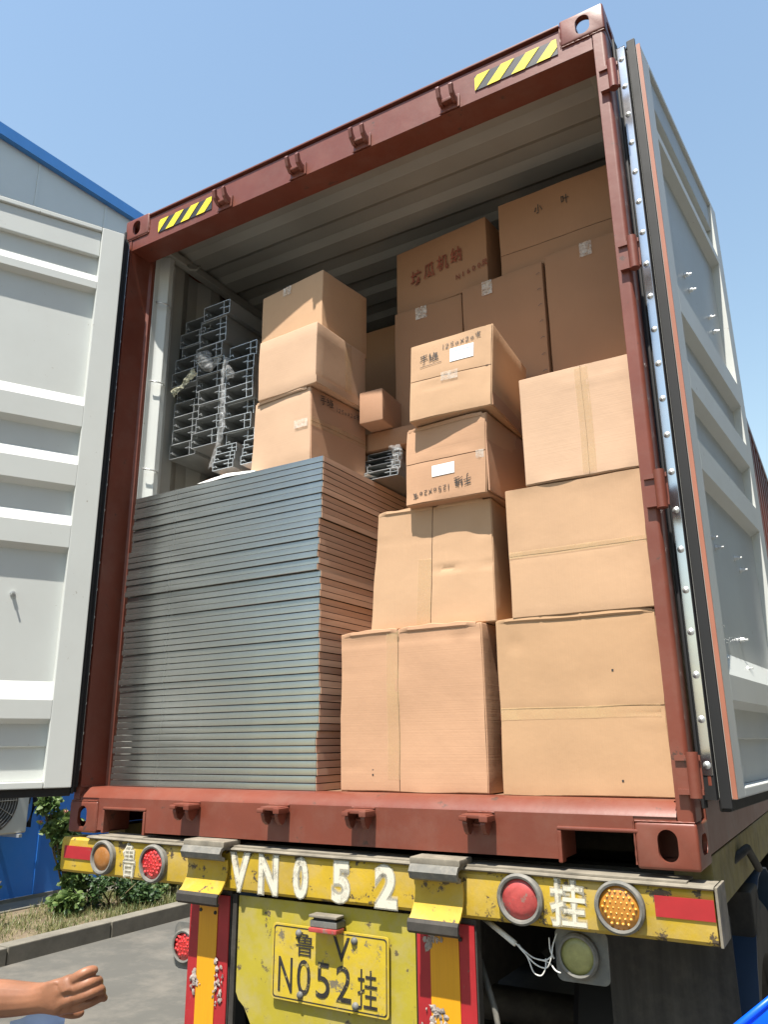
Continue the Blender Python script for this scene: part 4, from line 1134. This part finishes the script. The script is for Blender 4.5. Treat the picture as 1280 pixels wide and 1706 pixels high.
# shaded cartons deeper inside
Rg = None
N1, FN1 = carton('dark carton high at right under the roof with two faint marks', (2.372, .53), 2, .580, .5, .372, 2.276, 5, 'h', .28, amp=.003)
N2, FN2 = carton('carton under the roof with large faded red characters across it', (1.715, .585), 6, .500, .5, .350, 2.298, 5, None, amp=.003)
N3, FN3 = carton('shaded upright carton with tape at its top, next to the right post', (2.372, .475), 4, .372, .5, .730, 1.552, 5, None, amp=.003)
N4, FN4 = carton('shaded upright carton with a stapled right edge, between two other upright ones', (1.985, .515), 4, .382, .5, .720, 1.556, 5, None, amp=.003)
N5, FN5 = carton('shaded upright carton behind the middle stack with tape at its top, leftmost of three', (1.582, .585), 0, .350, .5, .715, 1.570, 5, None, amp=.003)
decal(N3, FN3, -.03, .02, .66, .725, 'tape', TAPEW, .0012); decal(N4, FN4, -.09, -.04, .65, .718, 'tape', TAPEW, .0012); decal(N5, FN5, -.06, -.0, .65, .712, 'tape', TAPEW, .0012)
for k in range(9):
    strokes(N4, FN4, [[(0, 0), (.6, .5), (1, .2)]], .165, .66 - k * .075, .018, .014, .002, 'staple', HAZK)
for i, ch in enumerate('坊瓜机纳'):
    me = text_mesh(ch, .085, .001, .0003); x, z = -.13 + i * .075, .165 + i * .012
    p = FN2(x, z); me.transform(Matrix.Translation((x, p.y - .004, z)) @ Matrix(((.75, 0, 0, 0), (0, 0, -1, 0), (0, 1, 0, 0), (0, 0, 0, 1))))
    me.materials.clear(); me.materials.append(REDINK); link('printed_character', me, N2)
for i, ch in enumerate('N1600风'):
    me = text_mesh(ch, .036, .0005, .0003); x, z = .10 + i * .028, .085 + i * .004
    p = FN2(x, z); me.transform(Matrix.Translation((x, p.y - .004, z)) @ Matrix(((.85, 0, 0, 0), (0, 0, -1, 0), (0, 1, 0, 0), (0, 0, 0, 1))))
    me.materials.clear(); me.materials.append(REDINK); link('printed_character', me, N2)
for k, (ch, x) in enumerate((('小', -.10), ('叶', .02))):
    me = text_mesh(ch, .048, .0002, .0003); p = FN1(x, .27)
    me.transform(Matrix.Translation((x, p.y - .004, .27)) @ Matrix(((.8, 0, 0, 0), (0, 0, -1, 0), (0, 1, 0, 0), (0, 0, 0, 1))))
    me.materials.clear(); me.materials.append(INK); link('written_character', me, N1)
K_, FK = carton('small sunlit carton jutting out between the two tall stacks', (1.268, .400), -3, .115, .32, .150, 1.672, 4, None, amp=.002, bulge=.001)
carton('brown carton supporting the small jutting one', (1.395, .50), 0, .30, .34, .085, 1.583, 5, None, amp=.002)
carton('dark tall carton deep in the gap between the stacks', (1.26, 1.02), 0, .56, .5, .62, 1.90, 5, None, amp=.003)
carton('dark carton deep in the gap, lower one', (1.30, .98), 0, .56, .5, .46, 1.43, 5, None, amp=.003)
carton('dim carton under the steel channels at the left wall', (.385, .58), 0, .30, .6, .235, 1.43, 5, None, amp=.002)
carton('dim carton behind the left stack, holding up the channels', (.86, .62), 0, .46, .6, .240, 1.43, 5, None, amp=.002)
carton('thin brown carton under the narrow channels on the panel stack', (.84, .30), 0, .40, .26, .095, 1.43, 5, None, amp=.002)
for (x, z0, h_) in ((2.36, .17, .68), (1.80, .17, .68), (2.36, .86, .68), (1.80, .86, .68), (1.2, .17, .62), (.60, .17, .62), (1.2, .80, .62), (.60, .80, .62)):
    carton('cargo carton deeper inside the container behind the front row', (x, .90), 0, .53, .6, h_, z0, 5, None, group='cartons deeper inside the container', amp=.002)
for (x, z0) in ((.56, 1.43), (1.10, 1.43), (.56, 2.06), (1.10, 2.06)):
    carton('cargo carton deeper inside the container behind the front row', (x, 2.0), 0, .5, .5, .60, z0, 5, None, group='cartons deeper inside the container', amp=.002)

# ------------------------------------------------------------------ steel channels on top
def channel_mesh(L, seed, w=.168, h=.074):
    rnd = random.Random(seed); b = MB(); t = .0011; a = w * .78
    def st(p, q, y0=0.0):
        p, q = Vector(p), Vector(q); d = (q - p).normalized(); n = Vector((-d.y, d.x)) * t
        pts = [p + n, q + n, q - n, p - n]
        b.prism([(c.x, c.y) for c in pts], y0, L, 'y')
    j = lambda: rnd.uniform(-.0015, .0015)
    st((0, 0), (w, j())); st((0, h), (w, h + j())); st((0, 0), (j(), h)); st((a, 0), (a + j(), h)); st((w, 0), (w, h))
    st((a, h * .52), (w, h * .5)); st((a - .028, h * .58), (a, h * .60)); st((0, h * .42), (.020, h * .46)); st((.020, h * .46), (.022, h * .30))
    return b
def chan_obj(label, group, x, y, z, L, seed, w=.168, h=.074):
    k = (seed % 4, w, h, L)
    if k not in CMESH:
        CMESH[k] = channel_mesh(L, seed, w, h).mesh('steel_channel', CHAN, fix=True)
        e = MB(); rnd = random.Random(seed)
        CMESH[k].materials.append(CHANE)
        for p in CMESH[k].polygons:
            if abs(p.normal.y) > .9 and p.center.y < .01: p.material_index = 1
    o = link('steel_channel', CMESH[k], None, (x, y, z)); setp(o, label, 'steel channel', group); return o
CMESH = {}
rnd = random.Random(11)
CG = 'galvanised channels stacked at the left wall'
CLAB = 'galvanised steel channel in the tall bundle between the left wall and the carton stack'
for col, (x0, z0, n, y0) in enumerate(((.088, 1.690, 10, .315), (.262, 1.705, 10, .30), (.445, 1.675, 7, .31))):
    for k in range(n):
        x = x0 + rnd.uniform(-.008, .008) + (.010 * (k % 2) if col < 2 else 0) + (.018 if col == 0 and k > 5 else 0) + (.02 if col == 1 and k > 8 else 0)
        y = y0 + rnd.uniform(-.02, .02)
        last = (k == n - 1)
        lab, g = CLAB, CG
        if last and col == 1: lab, g = 'topmost steel channel of the bundle, standing above its neighbours', None
        o = chan_obj(lab, g, x, y, z0 + k * .0762, 1.5, k + col)
        o.rotation_euler.z = rad(rnd.uniform(-.8, .8)); o.rotation_euler.y = rad(rnd.uniform(-.7, .7))
for k in range(3):
    for c in range(2):
        chan_obj('narrow steel channel in the dark lower bundle under the big channels', 'narrow channels in the lower bundle', .475 + c * .165, .215 + .01 * k, 1.528 + k * .041, .34, k, .118, .039)
for k in range(4):
    chan_obj('narrow steel channel in the small bundle between the stacks under the jutting carton', 'narrow channels between the stacks', 1.12 + (.02 if k < 2 else 0), .46 + .02 * k, 1.432 + k * .036, .8, k, .165, .034)
# plastic wrap
def film(name, label, path, width, seed, m=WRAP, n=60, amp=.0065):
    rnd = random.Random(seed); P = [Vector(p) for p in path]; vs = []; mcol = 10
    for i in range(n + 1):
        t = i / n * (len(P) - 1); k = min(int(t), len(P) - 2); p = P[k].lerp(P[k + 1], t - k)
        d = (P[k + 1] - P[k]).normalized(); u = d.cross(Vector((0, 1, 0))).normalized()
        ww = width[min(k, len(width) - 1)] * (1 - (t - k)) + width[min(k + 1, len(width) - 1)] * (t - k)
        for j in range(mcol + 1):
            s = j / mcol - .5
            q = p + u * ww * s + Vector((0, -.5 * ww * math.cos(s * math.pi) * .6, 0))
            q += noise.noise_vector(q * 55 + Vector((seed, 0, 0))) * amp + noise.noise_vector(q * 140) * amp * .4
            vs.append(q)
    fs = [(i * (mcol + 1) + j, i * (mcol + 1) + j + 1, (i + 1) * (mcol + 1) + j + 1, (i + 1) * (mcol + 1) + j) for i in range(n) for j in range(mcol)]
    o = MB().add(vs, fs).obj(name, m, fix=False, smooth=True)
    return setp(o, label, 'plastic wrap')
film('plastic_wrap', 'twisted strand of clear wrap hanging down the front of the steel channels', [(.47, .275, 2.13), (.455, .27, 2.02), (.47, .265, 1.88), (.475, .26, 1.76), (.455, .26, 1.66), (.44, .27, 1.56)], [.03, .02, .035, .04, .035, .09], 1)
film('plastic_wrap', 'crumpled wad of clear wrap stuffed into a channel end in the upper middle', [(.28, .28, 2.19), (.33, .27, 2.16), (.36, .275, 2.10), (.43, .28, 2.14)], [.05, .09, .06, .02], 2)
film('plastic_wrap', 'strip of yellowish wrap trailing across the left channels', [(.10, .30, 2.04), (.16, .29, 2.05), (.22, .285, 2.09), (.26, .285, 2.12)], [.05, .025, .04, .05], 3, m=clear('yellowish_film', (.7, .68, .5), .5, .2, 60))
film('plastic_wrap', 'small knot of wrap at the right side of the channel bundle', [(.47, .28, 2.08), (.49, .27, 2.05), (.50, .28, 2.01)], [.03, .05, .04], 4)
film('plastic_wrap', 'clear film over the end of the small bundle between the stacks', [(1.27, .46, 1.56), (1.31, .455, 1.54), (1.30, .46, 1.49), (1.29, .46, 1.45)], [.03, .05, .05, .04], 6)
# white foam sheet on the stack and a ribbon of film at its right
b = MB(); vs = []; nx, ny = 26, 10
for i in range(nx + 1):
    for j in range(ny + 1):
        u, v = i / nx, j / ny
        x = .50 + .33 * u; y = .098 + .02 * math.sin(u * 9) * .2 + .40 * max(0, v - .1)
        z = 1.4285 + .030 * math.sin(math.pi * u) ** .7 * min(1, v * 5 + .0) * (1 - .3 * v) + min(1, v * 5) * noise.noise(Vector((x * 20, y * 20, 1))) * .003
        vs.append((x, y, z))
b.add(vs, [(i * (ny + 1) + j, (i + 1) * (ny + 1) + j, (i + 1) * (ny + 1) + j + 1, i * (ny + 1) + j + 1) for i in range(nx) for j in range(ny)])
setp(b.obj('foam_sheet', FOAM, fix=False, smooth=True), 'white foam sheet lying on the grey panel stack left of the cartons', 'foam sheet')
b = MB(); vs = []
for i in range(13):
    for j in range(5):
        x = 1.13 + .028 * i / 12 * 0 + .012 * j; y = .42 + .036 * i
        vs.append((x - .0, y, 1.4296 + .012 * math.sin(i * .5) ** 2 + .004 * j))
b.add(vs, [(i * 5 + j, (i + 1) * 5 + j, (i + 1) * 5 + j + 1, i * 5 + j + 1) for i in range(12) for j in range(4)])
setp(b.obj('plastic_sheet', FOAM, fix=False, smooth=True), 'curled white film edge on the panel stack right of the lowest carton', 'plastic sheet')

# ------------------------------------------------------------------ person reaching in from the left
def skin_mesh(name, nodes, edges, m, sub=2):
    me = bpy.data.meshes.new(name); me.from_pydata([n[0] for n in nodes], edges, [])
    o = bpy.data.objects.new(name, me); COL.objects.link(o)
    sk = o.modifiers.new('s', 'SKIN'); sk.use_smooth_shade = True
    for i, n in enumerate(nodes):
        d = me.skin_vertices[0].data[i]; r = n[1]; d.radius = r if isinstance(r, tuple) else (r, r)
        d.use_root = (i == 0)
    ss = o.modifiers.new('u', 'SUBSURF'); ss.levels = sub; ss.render_levels = sub
    bpy.context.view_layer.update()
    out = bpy.data.meshes.new_from_object(o.evaluated_get(bpy.context.evaluated_depsgraph_get()))
    bpy.data.objects.remove(o); out.materials.clear(); out.materials.append(m)
    out.polygons.foreach_set('use_smooth', [True] * len(out.polygons))
    return out
# camera aligned frame only used to compute the pose; the body is ordinary world geometry
cr = cam.rotation_euler.to_matrix(); cp = Vector(cam.location)
def at(u, v, dist):
    d = cr @ Vector(((u - 640) / 1307.74, -(v - 853) / 1307.74, -1)); return cp + d * dist
DH = 1.42
def hp(u, v, dz=0.0): return at(u, v, DH + dz)
# hand: back of the hand faces up, fingers half curled to the right
PXM = DH / 1307.74
nodes = [(hp(-150, 1668, .10), .034), (hp(-90, 1662, .07), .036), (hp(-40, 1663, .05), .036), (hp(10, 1664, .03), .034), (hp(48, 1664, .015), .0285), (hp(74, 1662, .005), .0255), (hp(92, 1657, 0), (.030, .024))]
edges = [(i, i + 1) for i in range(6)]
palm = 6
def add(n, prev):
    nodes.append(n); edges.append((prev, len(nodes) - 1)); return len(nodes) - 1
f1 = add((hp(106, 1640, -.004), .0160), palm); f1 = add((hp(123, 1631, -.008), .0135), f1)
f2 = add((hp(110, 1652, -.010), .0168), palm); f2 = add((hp(130, 1645, -.014), .0135), f2)
f3 = add((hp(110, 1665, -.010), .0168), palm); f3 = add((hp(130, 1660, -.016), .0130), f3)
f4 = add((hp(106, 1677, -.002), .0165), palm); f4 = add((hp(127, 1675, -.010), .0122), f4)
body_parts = [skin_mesh('body', nodes, edges, SKIN)]
def finger(pts):
    nd_ = [(hp(u, v, dz), r) for u, v, dz, r in pts]
    return skin_mesh('f', nd_, [(i, i + 1) for i in range(len(nd_) - 1)], SKIN)
body_parts.append(finger([(108, 1641, .0, .0105), (124, 1631, -.008, .0108), (139, 1621, -.010, .0096), (153, 1615, .0, .0090), (163, 1617, .008, .0074)]))
body_parts.append(finger([(112, 1653, -.004, .0105), (132, 1644, -.016, .0108), (150, 1636, -.012, .0096), (163, 1632, .004, .0092), (166, 1638, .020, .0080)]))
body_parts.append(finger([(112, 1667, -.004, .0105), (133, 1660, -.018, .0108), (153, 1653, -.014, .0096), (168, 1647, .002, .0092), (170, 1654, .020, .0080)]))
body_parts.append(finger([(110, 1681, .0, .0105), (131, 1676, -.010, .0102), (151, 1670, -.008, .0088), (169, 1661, .004, .0080), (176, 1664, .015, .0066)]))
body_parts.append(finger([(84, 1672, .008, .0125), (104, 1684, .020, .0120), (124, 1689, .030, .0102), (142, 1686, .036, .0085)]))
bm = bmesh.new()
for p in body_parts: bm.from_mesh(p)
me = bpy.data.meshes.new('h'); bm.to_mesh(me); bm.free()
ho = bpy.data.objects.new('h', me); COL.objects.link(ho)
rm_ = ho.modifiers.new('r', 'REMESH'); rm_.mode = 'VOXEL'; rm_.voxel_size = .0019; rm_.use_smooth_shade = True
sm_ = ho.modifiers.new('s', 'SMOOTH'); sm_.factor = .5; sm_.iterations = 5
bpy.context.view_layer.update()
hand = bpy.data.meshes.new_from_object(ho.evaluated_get(bpy.context.evaluated_depsgraph_get())); bpy.data.objects.remove(ho)
bm = bmesh.new(); bm.from_mesh(hand)
# torso, head and legs continue out of frame to the left, seated on a low block
sh_ = at(-420, 1560, 1.62)
def pt(u, v, d): return at(u, v, d)
tors = skin_mesh('t', [(pt(-560, 1960, 1.75), .13), (pt(-560, 1800, 1.74), .13), (pt(-560, 1660, 1.72), .14), (pt(-550, 1570, 1.70), .12), (pt(-548, 1510, 1.69), .055), (pt(-540, 1450, 1.66), .07), (pt(-535, 1380, 1.66), .085), (pt(-535, 1325, 1.66), .06),
                       (pt(-460, 1580, 1.62), .058), (pt(-350, 1630, 1.56), .046), (pt(-250, 1672, 1.52), .040), (pt(-150, 1668, 1.50), .035),
                       (pt(-640, 1600, 1.75), .058), (pt(-700, 1740, 1.75), .045), (pt(-680, 1860, 1.72), .036)],
                 [(0, 1), (1, 2), (2, 3), (3, 4), (4, 5), (5, 6), (6, 7), (3, 8), (8, 9), (9, 10), (10, 11), (3, 12), (12, 13), (13, 14)], SKIN)
bm.from_mesh(tors)
me = bpy.data.meshes.new('body'); bm.to_mesh(me); bm.free()
me.materials.append(SKIN); me.polygons.foreach_set('use_smooth', [True] * len(me.polygons))
pers = empty('person', (1.2, -1.5, G), 'person reaching a bare forearm and half closed hand in from the left edge', 'person')
attach(link('body', me), pers)
jm = skin_mesh('jeans', [(pt(-540, 1960, 1.75), .16), (pt(-420, 1930, 1.70), .115), (pt(-200, 1860, 1.62), .095), (pt(0, 1800, 1.56), .085), (pt(110, 1762, 1.50), .066), (pt(140, 1790, 1.50), .064), (pt(150, 2100, 1.6), .06), (pt(150, 2500, 1.7), .05)],
               [(i, i + 1) for i in range(7)], DENIM)
attach(link('jeans', jm), pers)
sm = skin_mesh('shirt', [(pt(-560, 1830, 1.74), .165), (pt(-560, 1700, 1.73), .165), (pt(-555, 1590, 1.70), .14), (pt(-455, 1590, 1.63), .075), (pt(-370, 1622, 1.57), .062)], [(0, 1), (1, 2), (2, 3), (3, 4)], SHIRT)
attach(link('shirt', sm), pers)
b = MB(); vs = []
for i in range(13):
    for j in range(9):
        u = i / 12; v = j / 8
        p = pt(20 + 84 * u, 1700 - 14 * math.sin(u * 1.6) + 60 * v, 1.50 + .05 * v) + noise.noise_vector(Vector((u * 3, v * 3, 2))) * .008
        vs.append(p)
b.add(vs, [(i * 9 + j, (i + 1) * 9 + j, (i + 1) * 9 + j + 1, i * 9 + j + 1) for i in range(12) for j in range(8)])
b.obj('cloth_fold', SHIRT, pers, fix=False, smooth=True)
fm_ = MB().lathe([(.0001, -.10), (.13, -.10), (.05, .10), (.0001, .10)], (0, 0, 0), 'z', 8)

# blue plastic tub corner at the lower right
tub = empty('plastic_tub', (2.55, -.3, G), 'bright blue plastic tub corner poking into the lower right of the picture', 'tub')
A0, B0 = at(1222, 1716, 1.9), at(1300, 1652, 1.95)
rt = cr @ Vector((1, 0, 0)); dn = Vector((0, 0, -1))
fw = Vector((rt.y * -1, rt.x, 0)).normalized()
B0.z = A0.z + (B0.z - A0.z)
vs = []
for k, (p, q) in enumerate(((A0, 0), (B0, 0), (B0 + rt * .35, 0), (A0 + rt * .35, 0))):
    vs.append(p)
vs += [p + dn * .35 + (Vector(vs[2]) + Vector(vs[0]) - 2 * p) * .06 for p in vs[:4]]
MB().add(vs, [(0, 1, 2, 3), (7, 6, 5, 4), (0, 4, 5, 1), (1, 5, 6, 2), (2, 6, 7, 3), (3, 7, 4, 0)]).obj('tub_body', TARP, tub, bev=.012, seg=3)
MB().tube([A0, B0, B0 + rt * .35, A0 + rt * .35, A0], .009, 8).obj('tub_rim', TARP, tub, smooth=True)
for e in bpy.data.objects:
    for k in ('_w', '_d', '_h', '_seed'):
        if k in e: del e[k]
